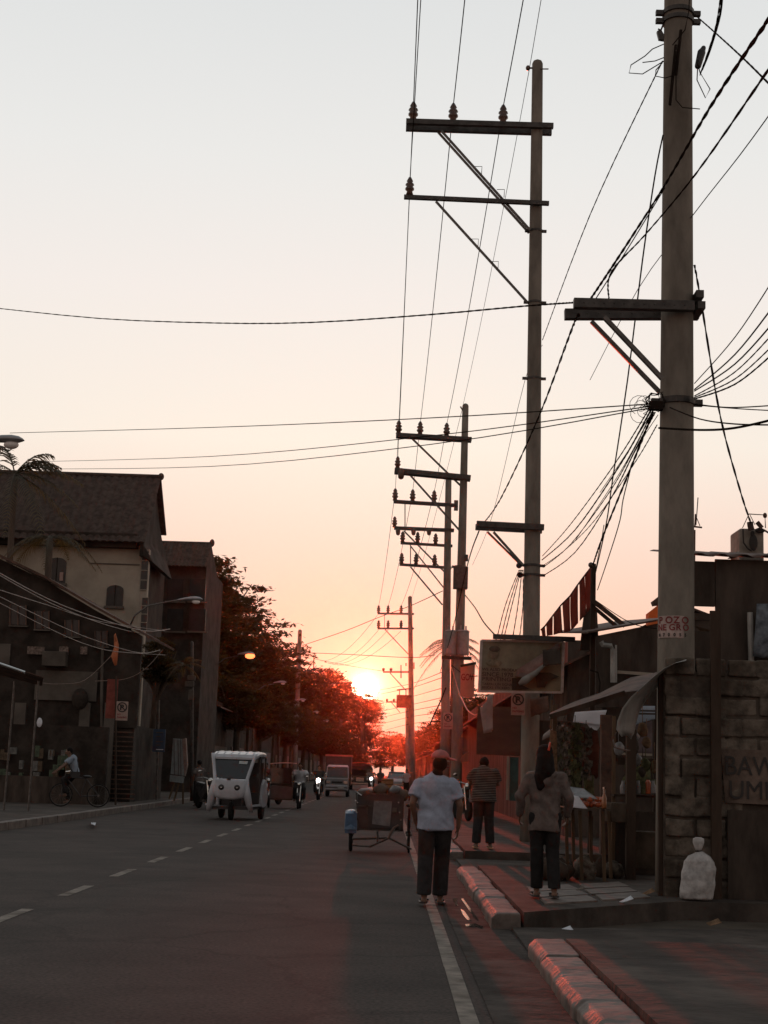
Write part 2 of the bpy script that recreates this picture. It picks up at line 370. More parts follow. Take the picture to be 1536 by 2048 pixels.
def band(t, c, r, h=.07):
    MB().lathe(V(c)-V((0, 0, h/2)), [(r, 0), (r+.02, .004), (r+.02, h-.004), (r, h)], 18).box(V(c)+V((-r-.05, 0, 0)), (.1, .06, h)).box(V(c)+V((r+.05, 0, 0)), (.1, .06, h)).build('pole_band', dsteel, t)
def at_z(b, tp, z):
    b = V(b); tp = V(tp); return b.lerp(tp, (z-b.z)/(tp.z-b.z))
WI = []
def wire(pts, r, label, sag=0.0, group=None, n=14, name='overhead_wire', m=None, twist=0.0, cat='wire'):
    pts = [V(p) for p in pts]
    if len(pts) == 2:
        a, b = pts; pts = [a.lerp(b, i/n)-V((0, 0, 4*sag*(i/n)*(1-i/n))) for i in range(n+1)]
    elif len(pts) > 2 and n:                                  # smooth curve through the points
        q = []; k = max(3, n//len(pts)+2)
        for i in range(len(pts)-1):
            p0 = pts[max(i-1, 0)]; p1 = pts[i]; p2 = pts[i+1]; p3 = pts[min(i+2, len(pts)-1)]
            for j in range(k):
                s = j/k; q.append(0.5*((2*p1)+(p2-p0)*s+(2*p0-5*p1+4*p2-p3)*s*s+(3*p1-p0-3*p2+p3)*s*s*s))
        q.append(pts[-1]); pts = q
    mb = MB()
    if twist:
        L = sum((pts[i+1]-pts[i]).length for i in range(len(pts)-1)); N = min(400, max(30, int(L/0.12))); dense = []
        for i in range(N+1):
            f = i/N*(len(pts)-1); j = min(int(f), len(pts)-2); dense.append(pts[j].lerp(pts[j+1], f-j))
        twist *= .55; r *= .8
        for ph in (0, math.pi):
            mb.tube([p+V((math.cos(i*1.1+ph)*twist, 0, math.sin(i*1.1+ph)*twist)) for i, p in enumerate(dense)], r, 4)
    else: mb.tube(pts, r, 5)
    o = mb.build(name, m or wirem); tag(o, label, cat, group); return o
# near pole (its top is above the picture)
b1 = P(1350, 1700, 17.4); b1.z = 0.0; t1 = V((b1.x+.07, 17.4, 15.6))
np_ = pole('utility_pole', b1, t1, .228, .150, 'thick grey concrete utility pole in the right foreground, reaching past the top edge')
def X(px, py, dy=0.0, Y=17.4): return P(px, py, Y+dy)
arm(np_, X(1147, 598+9, -.3), X(1388, 613, -.3), .10, .12); arm(np_, X(1129, 629, .3), X(1397, 629, .3), .10, .13)
for px, py in ((1392, 600), (1395, 622)): MB().box(X(px, py), (.09, .5, .09)).build('arm_bolt', dsteel, np_)
brace(np_, X(1208, 634, -.3), X(1324, 757, -.2), .05); brace(np_, X(1183, 643, .3), X(1320, 785, .2), .05)
for py, r in ((805, .205), (27, .178), (43, .178)): band(np_, at_z(b1, t1, X(1350, py).z), r, .08 if py > 700 else .06)
MB().poly([X(1314, 62), X(1322, 58), X(1330, 72), X(1330, 80), X(1318, 78)], (0, .05, 0)).tube([X(1328, 45), X(1322, 60), X(1316, 58)], .012).build('bracket', dsteel, np_)
# junk of cable on the near pole
tan = MB(); q = random.Random(9)
for k in range(7):
    c = X(1308, 806); ph = q.uniform(0, 6)
    tan.tube([c+V((.13*math.cos(ph+i*.55)*q.uniform(.5, 1.2), -.2+.03*k, .12*math.sin(ph+i*.55)*q.uniform(.5, 1.2))) for i in range(9)], .006, 4)
tan.box(X(1312, 812, -.2), (.16, .1, .1)).build('cable_tangle', wirem, np_)
tan = MB()
for pts in (((1328, 88), (1305, 98), (1290, 112), (1262, 130), (1258, 146), (1285, 148), (1328, 122)), ((1328, 115), (1310, 122), (1285, 125)), ((1325, 125), (1312, 140), (1310, 152), (1330, 156), (1350, 150)),
            ((1345, 90), (1370, 60), (1378, 20), (1380, -40)), ((1352, 100), (1352, 200), (1365, 215), (1400, 218)), ((1396, 120), (1394, 160), (1411, 196), (1420, 178), (1400, 145), (1396, 130))):
    tan.tube([X(a, b, -.26) for a, b in pts], .007, 4)
for a, b in (((1340, 210), (1352, 90)), ((1352, 150), (1362, 60))): tan.tube([X(a[0], a[1], -.24), X(b[0], b[1], -.24)], .02, 5)
tan.build('cable_tangle', wirem, np_)
MB().caps(X(1396, 132, -.2), X(1403, 105, -.2), .04, .05).caps(X(1403, 105, -.2), X(1407, 96, -.2), .045, .03).build('splice_case', blackp, np_, smooth=True)
# second pole
b2 = V((2.83, 30, 0)); t2 = P(1075, 128, 30)
p2 = pole('utility_pole', b2, t2, .19, .115, 'tall slender concrete pole with long crossarms rising behind the sagging billboard')
arm(p2, P(812, 250, 30), P(1105, 259, 30), .10, .115, .34)
arm(p2, P(808, 394, 29.8), P(1098, 407, 29.8), .085, .09)
arm(p2, P(952, 1051, 30), P(1086, 1058, 30), .10, .12, .4)
brace(p2, P(883, 262, 29.83), P(1060, 460, 29.87)); brace(p2, P(876, 264, 30.17), P(1058, 466, 30.13)); brace(p2, P(872, 403, 29.8), P(1055, 605, 29.85))
brace(p2, P(975, 1064, 30.2), P(1044, 1132, 30.1)); brace(p2, P(987, 1064, 29.8), P(1046, 1130, 29.85))
C2 = [insul(p2, P(826, 243, 30), 1.05), insul(p2, P(906, 246, 30), 1.05), insul(p2, P(1006, 249, 30), 1.05)]
C2b = insul(p2, P(819, 391, 29.8), .95)
MB().ell(P(1056, 136, 29.95), (.05, .05, .06)).box(P(1060, 136, 30), (.1, .03, .03)).bar(P(1080, 138, 29.9), P(1097, 138, 29.9), .02, .02).build('ground_clamp', porcelain, p2)
for px, py in ((955, 333), (1000, 379)): MB().tube([P(px-6, py, 29.8), P(px+9, py, 29.75), P(px+8, py+16, 29.7)], .008, 4).build('step_hook', steel, p2)
for px, py in ((948, 478), (988, 523)): MB().tube([P(px-6, py, 29.8), P(px+9, py, 29.75), P(px+8, py+14, 29.7)], .007, 4).build('step_hook', steel, p2)
for py in (462, 605, 757, 1131, 1150): band(p2, at_z(b2, t2, P(1062, py, 30).z), .19-(.075*P(1062, py, 30).z/15), .05)
for k, (px, py) in enumerate(((1038, 1131), (1040, 1150))): MB().ell(P(px, py, 29.9), (.06, .05, .06)).build('cable_clamp', blackp, p2)
# third pole and the fourth behind it
b3 = P(910, 1640, 58); b3.z = 0; t3 = P(931, 812, 58)
p3 = pole('utility_pole', b3, t3, .23, .125, 'concrete pole carrying a dark box below its two crossarms, third from the right')
arm(p3, P(792, 871, 58), P(943, 880, 58), .12, .16, .3); arm(p3, P(789, 942, 58), P(941, 957, 58), .13, .2, .3)
brace(p3, P(824, 877, 58), P(925, 975, 58), .07); brace(p3, P(820, 950, 58), P(921, 1063, 58), .07)
C3 = [insul(p3, P(x, y, 58), 1.35) for x, y in ((797, 869), (840, 871), (893, 874))]
C3b = insul(p3, P(795, 938, 58), 1.2)
MB().caps(P(803, 943, 57.8), P(802, 953, 57.8), .14, .12).build('surge_arrester', porcelain, p3, smooth=True)
MB().box(P(921, 1156, 57.7), (.56, .4, .85)).box(P(933, 1116, 57.8), (.12, .2, .25)).build('switch_box', dsteel, p3, bevel=.02)
band(p3, P(918, 1134, 58), .18, .1)
for px, w_ in ((900, .46), (926, .44)):
    MB().lathe(P(px, 1310, 57.4), [(.2, 0), (w_/2, .04), (w_/2, .86), (.24, .9), (.18, .95)], 16).cyl(P(px-4, 1264, 57.4), P(px-4, 1250, 57.4), .03).cyl(P(px+6, 1264, 57.4), P(px+6, 1252, 57.4), .03).build('transformer', mat('transformer paint', (.22, .21, .2), .5, .15, 5, .1), p3)
MB().box(P(913, 1316, 57.8), (1.15, .2, .12)).build('transformer_bracket', dsteel, p3)
MB().tube([P(931, 812, 58)+V((0, 0, -.35)), P(921, 813, 58)], .03, 5).build('top_bolt', dsteel, p3)
b4 = P(888, 1620, 73); b4.z = 0; t4 = P(897, 958, 73)
p4 = pole('utility_pole', b4, t4, .25, .15, 'concrete pole with four stacked crossarms standing just left of the boxed pole')
for k, (x0, y0, x1, y1) in enumerate(((787, 1003, 913, 1011), (788, 1056, 908, 1061), (801, 1086, 905, 1092), (799, 1129, 903, 1136))):
    arm(p4, P(x0, y0, 73), P(x1, y1, 73), .11, .13, .3 if k < 2 else 0.0)
C4 = [insul(p4, P(x, y, 73), 1.5) for x, y in ((790, 1002), (825, 1004), (868, 1006))]
C4b = [insul(p4, P(x, y, 73), 1.3) for x, y in ((789, 1055), (805, 1085), (835, 1086), (871, 1089), (803, 1128), (832, 1129), (869, 1131))]
for x in (796, 827, 858): MB().caps(P(x, 1062, 72.7), P(x, 1067, 72.7), .12, .1).build('surge_arrester', porcelain, p4, smooth=True)
brace(p4, P(808, 1062, 73), P(888, 1143, 73), .07); brace(p4, P(821, 1092, 73), P(887, 1175, 73), .06); brace(p4, P(821, 1134, 73), P(885, 1210, 73), .07)
for x, a, b in ((810, 1008, 1056), (821, 1090, 1130)): MB().bar(P(x, a, 73), P(x, b, 73), .05, .05).build('arm_link', steel, p4)
MB().box(P(912, 1011, 73), (.2, .2, .5)).build('fuse_holder', porcelain, p4)
# fifth pole, far
b5 = P(824, 1600, 121); b5.z = 0; t5 = P(820, 1195, 121)
p5 = pole('utility_pole', b5, t5, .27, .16, 'distant utility pole standing right of the sun, a transformer box low on its side')
for y0, y1 in ((1227, 1228), (1257, 1257)): arm(p5, P(755, y0, 121), P(828, y1, 121), .13, .15)
C5 = []
for y in (1226, 1256):
    for x in (757, 776, 802): C5.append(insul(p5, P(x, y, 121), 1.5))
brace(p5, P(770, 1259, 121), P(819, 1311, 121), .08); MB().bar(P(769, 1228, 121), P(769, 1256, 121), .05, .05).build('arm_link', steel, p5)
arm(p5, P(766, 1344, 121), P(818, 1344, 121), .12, .13); brace(p5, P(780, 1346, 121), P(811, 1380, 121), .08)
for x in (767, 782): MB().ell(P(x, 1339, 121), (.12, .12, .14)).build('insulator', porcelain, p5, smooth=True)
for x, a, b in ((802, 1330, 1356), (828, 1325, 1338), (812, 1326, 1332)): MB().bar(P(x, a, 121), P(x, b, 121), .09, .09).build('fuse_holder', porcelain, p5)
MB().box(P(808, 1403, 120.6), (1.2, .8, 1.0)).bar(P(799, 1380, 120.7), P(799, 1394, 120.7), .08, .08).bar(P(812, 1378, 120.7), P(812, 1394, 120.7), .08, .08).bar(P(794, 1380, 120.7), P(822, 1377, 120.7), .1, .1).build('transformer', rust, p5, bevel=.05)
# sixth, further still
b6 = P(815, 1580, 165); b6.z = 0
p6 = pole('utility_pole', b6, P(814, 1418, 165), .22, .17, 'thin post just left of the distant pole with the transformer box, below the box')
arm(p6, P(772, 1404, 165), P(812, 1404, 165), .12, .14); brace(p6, P(783, 1405, 165), P(800, 1425, 165), .08)
for x in (774, 788): MB().ell(P(x, 1400, 165), (.13, .13, .16)).build('insulator', porcelain, p6, smooth=True)
# pole on the left side of the road rising from the trees
b7 = V((-9.1, 150, 0)); p7 = pole('utility_pole', b7, P(600, 1262, 150), .28, .2, 'lone pole without crossarms sticking up out of the trees on the left', n=12)
arm(p7, P(607, 1343, 150), P(633, 1338, 150), .12, .12)
MB().bar(P(628, 1310, 150), P(627, 1344, 150), .1, .1).build('fuse_holder', porcelain, p7)
# ------------------------------------------------------------------ wires
def ext(A, px, py):   # a point towards the camera, beyond the picture
    return A
CV = {0: 'left', 1: 'middle', 2: 'right'}
near_top = [(835, -60), (934, -60), (1052, -60)]
for k in range(3):
    a = V((C2[k].x + (0.02 if k else 0), 17.5, C2[k].z+.15))
    wire([C2[k], a], .011, 'power line from the tall pole\'s top crossarm up out of view, %s of three' % CV[k], sag=.18, group='power lines above the street')
    wire([C2[k], C3[k]], .011, 'power line between the tall pole and the next pole down the street, %s one' % CV[k], sag=.35, group='power lines above the street')
    wire([C3[k], C4[k]], .012, 'short power line between the boxed pole and the pole behind, %s one' % CV[k], sag=.1, group='power lines above the street')
    wire([C4[k], C5[k]], .014, 'power line from the four armed pole to the distant pole, %s of three' % CV[k], sag=.6, group='power lines above the street')
wire([C2b, V((C2b.x+.12, 17.5, C2b.z+.9))], .009, 'thin line running up from the single insulator on the lower crossarm', sag=.1)
wire([C2b, C3b], .009, 'thin line from the single insulator down to the next pole', sag=.35)
wire([P(1058, 142, 29.95), P(1092, -60, 24)], .007, 'thin ground wire rising from the top of the tall pole', sag=.02)
wire([P(1058, 142, 29.95), P(925, 815, 58)], .007, 'thin ground wire falling from the tall pole tip to the next pole', sag=.3)
wire([P(924, 820, 58), P(822, 1200, 121)], .009, 'faint wire from the third pole tip to the distant pole tip', sag=.4)
# telephone / service cables
wire([P(-40, 612, 40), P(0, 617, 38), P(200, 637, 32), P(430, 646, 27), P(620, 645, 24), P(850, 630, 21), P(1050, 612, 18.5), P(1150, 605, 17.4)], .011, 'sagging cable crossing high over the street from the left edge', twist=.008)
wire([P(20, 866, 40), P(420, 855, 30), P(860, 836, 22), P(1300, 808, 17.4)], .008, 'uppermost of the three thin cables crossing over the road')
wire([P(90, 923, 55), P(420, 913, 36), P(860, 872, 24), P(1305, 812, 17.4)], .008, 'middle one of the three thin cables crossing over the road')
wire([P(100, 938, 55), P(420, 933, 36), P(860, 889, 24), P(1306, 815, 17.4)], .008, 'lowest of the three thin cables crossing over the road')
wire([P(1158, 632, 17.4), P(1145, 655, 17.7), P(1075, 840, 23), P(1000, 1000, 28.6), P(960, 1055, 30)], .010, 'twisted cable bundle from the double crossarm to the tall pole\'s low crossarm', twist=.016)
wire([P(958, 1062, 30), P(935, 1130, 36), P(905, 1260, 50), P(880, 1345, 73)], .012, 'cable bundle continuing from the low crossarm towards the far poles', twist=.012)
wire([P(1325, 122, 17.3), P(1180, 430, 22), P(1085, 680, 30)], .008, 'cable running diagonally down from the near pole to the tall pole', twist=.006)
wire([P(1085, 690, 30), P(1050, 760, 32), P(985, 1030, 40), P(945, 1130, 50)], .006, 'faint cable continuing down behind the tall pole')
wire([P(1550, 20, 8), P(1420, 215, 12), P(1330, 370, 16.8), P(1240, 510, 17.2), P(1180, 600, 17.1)], .013, 'thickest twisted cable, from the top right corner to the double crossarm', twist=.012)
wire([P(1550, 120, 9), P(1390, 350, 14), P(1290, 470, 16.9), P(1222, 545, 17.2), P(1218, 600, 17.1)], .010, 'second thick cable below the thickest one, dropping to the double crossarm', twist=.008)
wire([P(1330, 375, 16.8), P(1260, 490, 17.1), P(1190, 600, 17.1)], .007, 'thin cable hugging the thick one on its way to the double crossarm')
wire([P(1445, -30, 14), P(1440, 30, 15), P(1420, 100, 16.5), P(1404, 140, 17.2)], .013, 'cable coming down from the top edge to the black splice case')
wire([P(1443, -20, 14), P(1430, 60, 15.5), P(1400, 150, 17.1)], .007, 'thin twisted cable beside the one that ends in the splice case', twist=.008)
wire([P(1390, 30, 17.2), P(1430, 65, 15), P(1490, 120, 12), P(1560, 190, 10)], .010, 'rough cable sloping from the near pole down across the thick cable', twist=.006)
wire([P(1560, 200, 12), P(1480, 310, 14), P(1390, 425, 17), P(1275, 580, 22), P(1180, 760, 29)], .006, 'faint dashed looking wire descending past the right side of the near pole')
wire([P(1326, 270, 17.25), P(1310, 350, 17.3), P(1285, 520, 17.6), P(1255, 760, 19), P(1225, 960, 21), P(1212, 1050, 23), P(1190, 1150, 26)], .010, 'long brown cable hanging nearly straight down left of the near pole')
wire([P(1389, 530, 17.4), P(1405, 620, 17.4), P(1440, 830, 18.2), P(1480, 980, 19.5), P(1503, 1050, 21)], .010, 'twisted service cable falling from the near pole to the water tank', twist=.013)
for k, (y0, y1, r_) in enumerate(((558, 775, .006), (615, 787, .008), (650, 790, .008), (672, 800, .008), (697, 803, .008), (715, 806, .010))):
    wire([P(1560, y0-20, 12), P(1470, (y0+y1)/2+8, 14.5), P(1389, y1-8, 17.2)], r_, '%s cable of the fan from the near pole to the right edge' % ('topmost', 'second from the top', 'third from the top', 'fourth from the top', 'fifth from the top', 'lowest')[k], group='cables fanning out to the right', twist=.004 if k > 2 else 0)
for k, (pts, la) in enumerate(((((1390, 808), (1460, 815), (1560, 810)), 'upper level cable leaving the near pole to the right below the fan'), (((1390, 810), (1470, 817), (1560, 822)), 'thin level cable just under the upper one, running off to the right'),
                              (((1340, 815), (1400, 838), (1470, 848), (1560, 850)), 'sagging cable passing in front of the near pole and off to the right'), (((1318, 856), (1400, 860), (1470, 856), (1560, 836)), 'red brown cable, lowest of those running off to the right'))):
    wire([P(a, b, 17.1-(i*1.3)) for i, (a, b) in enumerate(pts)], (.007, .006, .008, .013)[k], la, group='level cables to the right edge')
sw = [((1300, 815), (1228, 930), (1140, 1050), (1085, 1112), .009), ((1303, 818), (1240, 930), (1150, 1060), (1084, 1120), .013), ((1306, 820), (1262, 910), (1215, 990), (1140, 1090), (1086, 1135), .009), ((1310, 825), (1268, 905), (1220, 1000), (1150, 1105), (1086, 1152), .011), ((1314, 850), (1270, 925), (1190, 1040), (1130, 1100), (1085, 1132), .007)]
for k, s in enumerate(sw):
    pts = s[:-1]; N = len(pts)-1
    wire([P(a, b, 17.4+(30-17.4)*i/N) for i, (a, b) in enumerate(pts)], s[-1], 'cable drooping from the near pole to the tall pole, %s of five' % ('leftmost', 'second', 'third', 'fourth', 'rightmost')[k], group='cables drooping between the near and tall poles', twist=.006)
wire([P(1306, 825, 17.5), P(1262, 935, 19.5), P(1205, 1075, 23), P(1186, 1130, 26)], .013, 'thick bundle from the near pole to the tip of the wooden post', twist=.012)
wire([P(1262, 935, 19.5), P(1246, 1000, 20.5), P(1240, 1040, 21.5), P(1222, 1100, 23), P(1195, 1180, 26)], .008, 'crooked cable with a small loop, hanging right of the thick bundle')
wire([P(1188, 1170, 26), P(1195, 1120, 25), P(1203, 1080, 24), P(1208, 1050, 23)], .007, 'short loose cable end near the tip of the wooden post')
for k, (x0, x1) in enumerate(((1038, 992), (1040, 1000), (1042, 1006), (1044, 1024), (1046, 1038))):
    wire([P(x0, 1140, 29.9), P((x0+x1)/2-4+2*k, 1210, 29.2), P(x1, 1284, 28.2)], .008, 'service wire from the tall pole to the billboard top, %s of five' % ('leftmost', 'second', 'third', 'fourth', 'rightmost')[k], group='service wires above the billboard', twist=.008)
wire([P(1190, 1200, 26.2), P(1260, 1245, 24), P(1320, 1258, 22), P(1345, 1256, 20)], .007, 'slack wire looping over the dark market roof')
wire([P(1396, 995, 17.5), P(1392, 1050, 17.5)], .006, 'short wire hanging on the right flank of the near pole')
# far wires
wire([P(605, 1291, 150), P(690, 1262, 140), P(757, 1235, 131), P(820, 1212, 122), P(885, 1182, 100)], .03, 'dark messenger cable rising from the lone left pole towards the right', group=None)
wire([P(605, 1305, 150), P(700, 1309, 140), P(818, 1315, 121), P(870, 1310, 110)], .026, 'nearly level cable crossing above the sun')
wire([P(630, 1318, 150), P(690, 1330, 145), P(770, 1343, 121)], .018, 'thin cable crossing just over the sun')
for k, (x0, y0) in enumerate(((755, 1230), (757, 1260), (776, 1260), (802, 1262))):
    wire([P(x0, y0, 121), P(640+8*k, 1322+2*k, 170)], .014, 'thin wire fanning down left from the distant pole, %s of four' % ('uppermost', 'second', 'third', 'lowest')[k], sag=1.0, group='wires fanning from the distant pole')
for k in range(7):
    y = (1366, 1374, 1392, 1408, 1420, 1432, 1446)[k]
    wire([P(760+k*2, y+14, 230), P(820, y+2, 150), P(885, y-22+3*k, 90)], .022, 'dark wire low over the far road right of the sun, %s' % ('first from above', 'second from above', 'third from above', 'fourth from above', 'fifth from above', 'sixth from above', 'lowest')[k], group='low wires right of the sun')
wire([P(930, 1190, 58), P(950, 1215, 52), P(968, 1245, 45), P(995, 1275, 38)], .016, 'ragged cable falling from the boxed pole towards the billboard', twist=.02)
wire([P(903, 1335, 57), P(918, 1385, 55), P(925, 1400, 52), P(935, 1420, 50), P(950, 1430, 48), P(958, 1424, 46)], .02, 'orange tinted cable looping between the boxed pole and the market', m=mat('orange cable', (.35, .1, .04), .5, .2, 8, 0))
wire([P(903, 1330, 57), P(930, 1350, 52), P(955, 1352, 47)], .016, 'short slack cable above the orange loop')
wire([P(892, 1375, 60), P(880, 1405, 60), P(868, 1430, 60), P(860, 1450, 62)], .03, 'cable coil hanging on the left of the far poles')
# left side bundle
LB = [((-20, 1136), (100, 1200), (200, 1238), (290, 1262), (340, 1258)), ((-20, 1140), (100, 1206), (200, 1246), (280, 1268)), ((-20, 1174), (100, 1212), (200, 1243), (330, 1262)), ((-20, 1184), (120, 1252), (200, 1284), (280, 1306), (320, 1300)), ((-20, 1196), (100, 1258), (170, 1288), (230, 1303), (330, 1310))]
for k, pts in enumerate(LB):
    N = len(pts)-1
    wire([P(a, b, 30+(52-30)*i/N) for i, (a, b) in enumerate(pts)], (.013, .012, .010, .010, .010)[k], 'cable running in from the left edge below the tiled house, %s' % ('topmost', 'second from the top', 'third from the top', 'fourth from the top', 'lowest')[k], group='cables on the left side', m=mat('cable sheath with painted sun', (.16, .10, .07), .45, .3, 8, 0))  # brighter copy of the cable sheath, sunlight put into its colour
wire([P(222, 1312, 48), P(170, 1360, 47), P(120, 1368, 46), P(85, 1366, 45)], .010, 'slack wire drooping from the torn sunlit flag towards the awning on the left', m=MATS['cable sheath with painted sun'])
wire([P(325, 1300, 52), P(290, 1338, 51), P(250, 1358, 50), P(190, 1362, 48)], .010, 'slack wire sagging behind the no parking sign on the left', m=MATS['cable sheath with painted sun'])
q = random.Random(17)
for k in range(6):
    c = X(1300+q.uniform(-8, 6), 806+q.uniform(-4, 22), -.2); ph = q.uniform(0, 6); r_ = q.uniform(.05, .12)
    tan = MB().tube([c+V((-r_+r_*math.cos(ph+i*.5), .02*i*.1, r_*math.sin(ph+i*.5))) for i in range(12)], .0035, 4); tan.build('cable_loop', wirem, np_)
for k, (a_, b_, c_) in enumerate((((1312, 812), (1240, 945), (1150, 1082)), ((1308, 818), (1256, 902), (1200, 985)), ((1316, 830), (1282, 882), (1255, 932)))):
    wire([P(*a_, 17.5), P(*b_, 19.5+k*.2), P(*c_, 23-k*1.2)], .005, ('hair thin wire between the drooping cables, longest of the thin ones', 'hair thin wire ending halfway down the drooping cables', 'shortest hair thin wire below the cable tangle')[k])
# ------------------------------------------------------------------ right side: wall, shack, market
block = mat('grey hollow block', (0.12, 0.10, 0.08), 0.9, 0.5, 5, 1.0, dirt=0.7)
mortar = mat('crumbling mortar', (0.085, 0.07, 0.057), 0.95, 0.3, 5, 0.6)
plaster = mat('peeling plaster', (0.14, 0.105, 0.085), 0.9, 0.4, 3, 0.5, dirt=0.5)
galv = mat('bent zinc sheet', (0.33, 0.33, 0.31), 0.6, 0.3, 2.5, 0.25, metal=0.15, dirt=0.3)
cream = mat('cream wall paint', (0.30, 0.26, 0.21), 0.9, 0.15, 1.2, 0.3, dirt=0.35)
dark = mat('shade dark boards', (0.07, 0.055, 0.045), 0.95, 0.45, 2, 0.06, stretch=(1, 1, .3))  # dark tone puts the shade under the awnings into the colour
whitec = mat('white cloth', (0.74, 0.76, 0.80), 0.9, 0.12, 3, 0.2, trans=0.2)
tarpb = mat('pale blue plastic sheet', (0.42, 0.50, 0.58), 0.5, 0.2, 3, 0.2, trans=0.3, tcol=(.5, .6, .7))
inkm = mat('black paint', (0.028, 0.023, 0.02), 0.7, 0.2, 5, 0)
redink = mat('faded red ink', (0.22, 0.05, 0.05), 0.8, 0.2, 5, 0)
# block wall
YW = 16.9
x0 = P(1328, 1500, YW).x; wall = thing('block_wall', (x0+1.5, YW, 0.15), 'unfinished grey hollow block wall at the right edge with painted words', 'wall')
MB().span((x0, YW+.03, 0.1), (x0+3.4, YW+.14, 2.62)).build('mortar_core', mortar, wall)
mb = MB(); q = random.Random(4); z = 0.14; row = 0
while z < 2.6:
    x = x0 + (0 if row % 2 else -0.17) + .01
    while x < x0+3.3:
        a = max(x, x0+.005); b = min(x+.335, x0+3.38); mis = q.random() < .10 and row > 3
        if b-a > .06 and not mis:
            d = q.uniform(-.015, .028); g = q.uniform(.0, .012)
            mb.box(((a+b)/2, YW+.05-d, z+.1), (b-a-g*2, .1, .2-g*1.6), rot=Matrix.Rotation(q.uniform(-.012, .012), 3, 'Y') @ Matrix.Rotation(q.uniform(-.02, .02), 3, 'Z'))
        x += .35
    z += .222; row += 1
o = mb.build('blocks', block, wall, voxel=.013, sm=1)
for v in o.data.vertices: v.co += noise.noise_vector(v.co*8)*.007+noise.noise_vector(v.co*2.5)*.010
a = P(1443, 1498, YW-.05); b = P(1600, 1614, YW-.05); MB().poly([(a.x, YW-.02, a.z), (a.x+1.4, YW-.02, a.z+.01), (a.x+1.4, YW-.02, b.z), (a.x+.75, YW-.02, b.z+.01), (a.x+.04, YW-.02, b.z+.02)], (0, -.012, 0)).build('plaster_patch', plaster, wall)
text('BAWAL', inkm, .30, facing_cam(P(1448, 1549, YW-.045), .86), wall, .001, 'painted_words', 0.0)
text('UMIHI', inkm, .29, facing_cam(P(1456, 1597, YW-.045), .92), wall, .001, 'painted_words', 0.0)
for px, dy in ((1430, -.11),):
    a = P(px, 1222, YW+dy); MB().span((a.x-.055, YW+dy-.03, .14), (a.x+.055, YW+dy+.03, a.z)).build('timber_post', dwood, wall)
a = P(1505, 1612, YW-.05); MB().span((a.x-.28, YW-.07, .16), (a.x+.9, YW-.055, a.z-.05)).build('lower_panel', dark, wall)
# shack above
YS = 17.95
sh_ = thing('shack', (4.4, YS, 0.15), 'dark board shack with a wavy zinc roof above the block wall', 'shack')
def panel(px0, py0, px1, py1, Y, th=.05):
    a = P(px0, py0, Y); b = P(px1, py1, Y); return (min(a.x, b.x), Y, min(a.z, b.z)), (max(a.x, b.x), Y+th, max(a.z, b.z))
mb = MB()
for r_ in ((1388, 1122, 1430, 1213), (1388, 1226, 1430, 1241), (1388, 1262, 1430, 1340), (1431, 1118, 1620, 1345)): mb.span(*panel(*r_, YS))
mb.build('board_front', dark, sh_)
mb = MB(); z0 = P(1388, 1113, YS).z; xl = P(1384, 1113, YS).x; rows = []
for j in range(6):
    y = YS-.15+j*.62; rows.append([(xl+i*.045, y, z0+.10*j+.02*math.sin(i*1.05)) for i in range(60)])
mb.sheet(rows, .006); mb.build('corrugated_roof', rust, sh_, smooth=True)
MB().poly([P(1391, 1252, YS+1), P(1428, 1262, YS+1), P(1429, 1292, YS+1), P(1412, 1275, YS+1)], (0, .02, 0)).build('broken_board', wood, sh_)
for px in (1500,): MB().cyl(P(px, 1225, YS-.1), P(px+3, 1345, YS-.1), .035).build('drain_pipe', galv, sh_)
tag(MB().cloth(P(1512, 1208, YS-.2), P(1560, 1206, YS-.2), P(1560, 1326, YS-.2), P(1506, 1318, YS-.2), wob=.12, rag=.1).build('hanging_cloth', mat('faded blue cloth', (.13, .15, .17), .9, .5, 6, .3), smooth=True), 'crumpled blue grey cloth hanging on the shack front at the right edge', 'cloth')
# water tank with pipes
tk = thing('water_tank', P(1504, 1108, 21), 'stained concrete water tank with pipes on top of the shack roof', 'water tank')
a, b = panel(1479, 1056, 1529, 1150, 21, .6); MB().span(a, b).build('tank', concrete, tk, bevel=.03)
MB().tube([P(1503, 1060, 20.9), P(1501, 1052, 20.9), P(1500, 1044, 20.9)], .045).bar(P(1514, 1044, 20.9), P(1524, 1056, 20.9), .05, .05).tube([P(1497, 1028, 21), P(1530, 1030, 21), P(1531, 1056, 21)], .008).ell(P(1530, 1031, 21), (.03, .03, .04)).tube([P(1498, 1028, 21), P(1485, 1056, 21)], .006).tube([P(1500, 1030, 21), P(1510, 1050, 21)], .006).tube([P(1528, 1060, 21), P(1545, 1070, 20.5)], .015).build('pipework', rust, tk)
MB().tube([P(1486, 1058, 20.95), P(1487, 1085, 20.95), P(1495, 1097, 20.95), P(1503, 1102, 20.95)], .012).ell(P(1507, 1085, 20.95), (.06, .02, .12)).ell(P(1505, 1068, 20.95), (.03, .02, .05)).ell(P(1520, 1061, 20.95), (.07, .02, .04)).build('tar_stain', inkm, tk)
MB().poly([P(1478, 1098, 21.2), P(1478, 1112, 21.2), P(1464, 1112, 21.2)], (0, .3, 0)).build('tank_foot', rust, tk)
# antenna seen beside the near pole
tag(MB().bar(P(1386, 1053, 40), P(1404, 1055, 40), .04, .04).tube([P(1390, 1052, 40), P(1391, 1028, 40)], .02).tube([P(1400, 1052, 40), P(1392, 1032, 40)], .012).tube([P(1389, 1060, 40), P(1388, 1180, 40)], .03).build('antenna', rust), 'small antenna peeping out right of the near pole above the roofs', 'antenna')
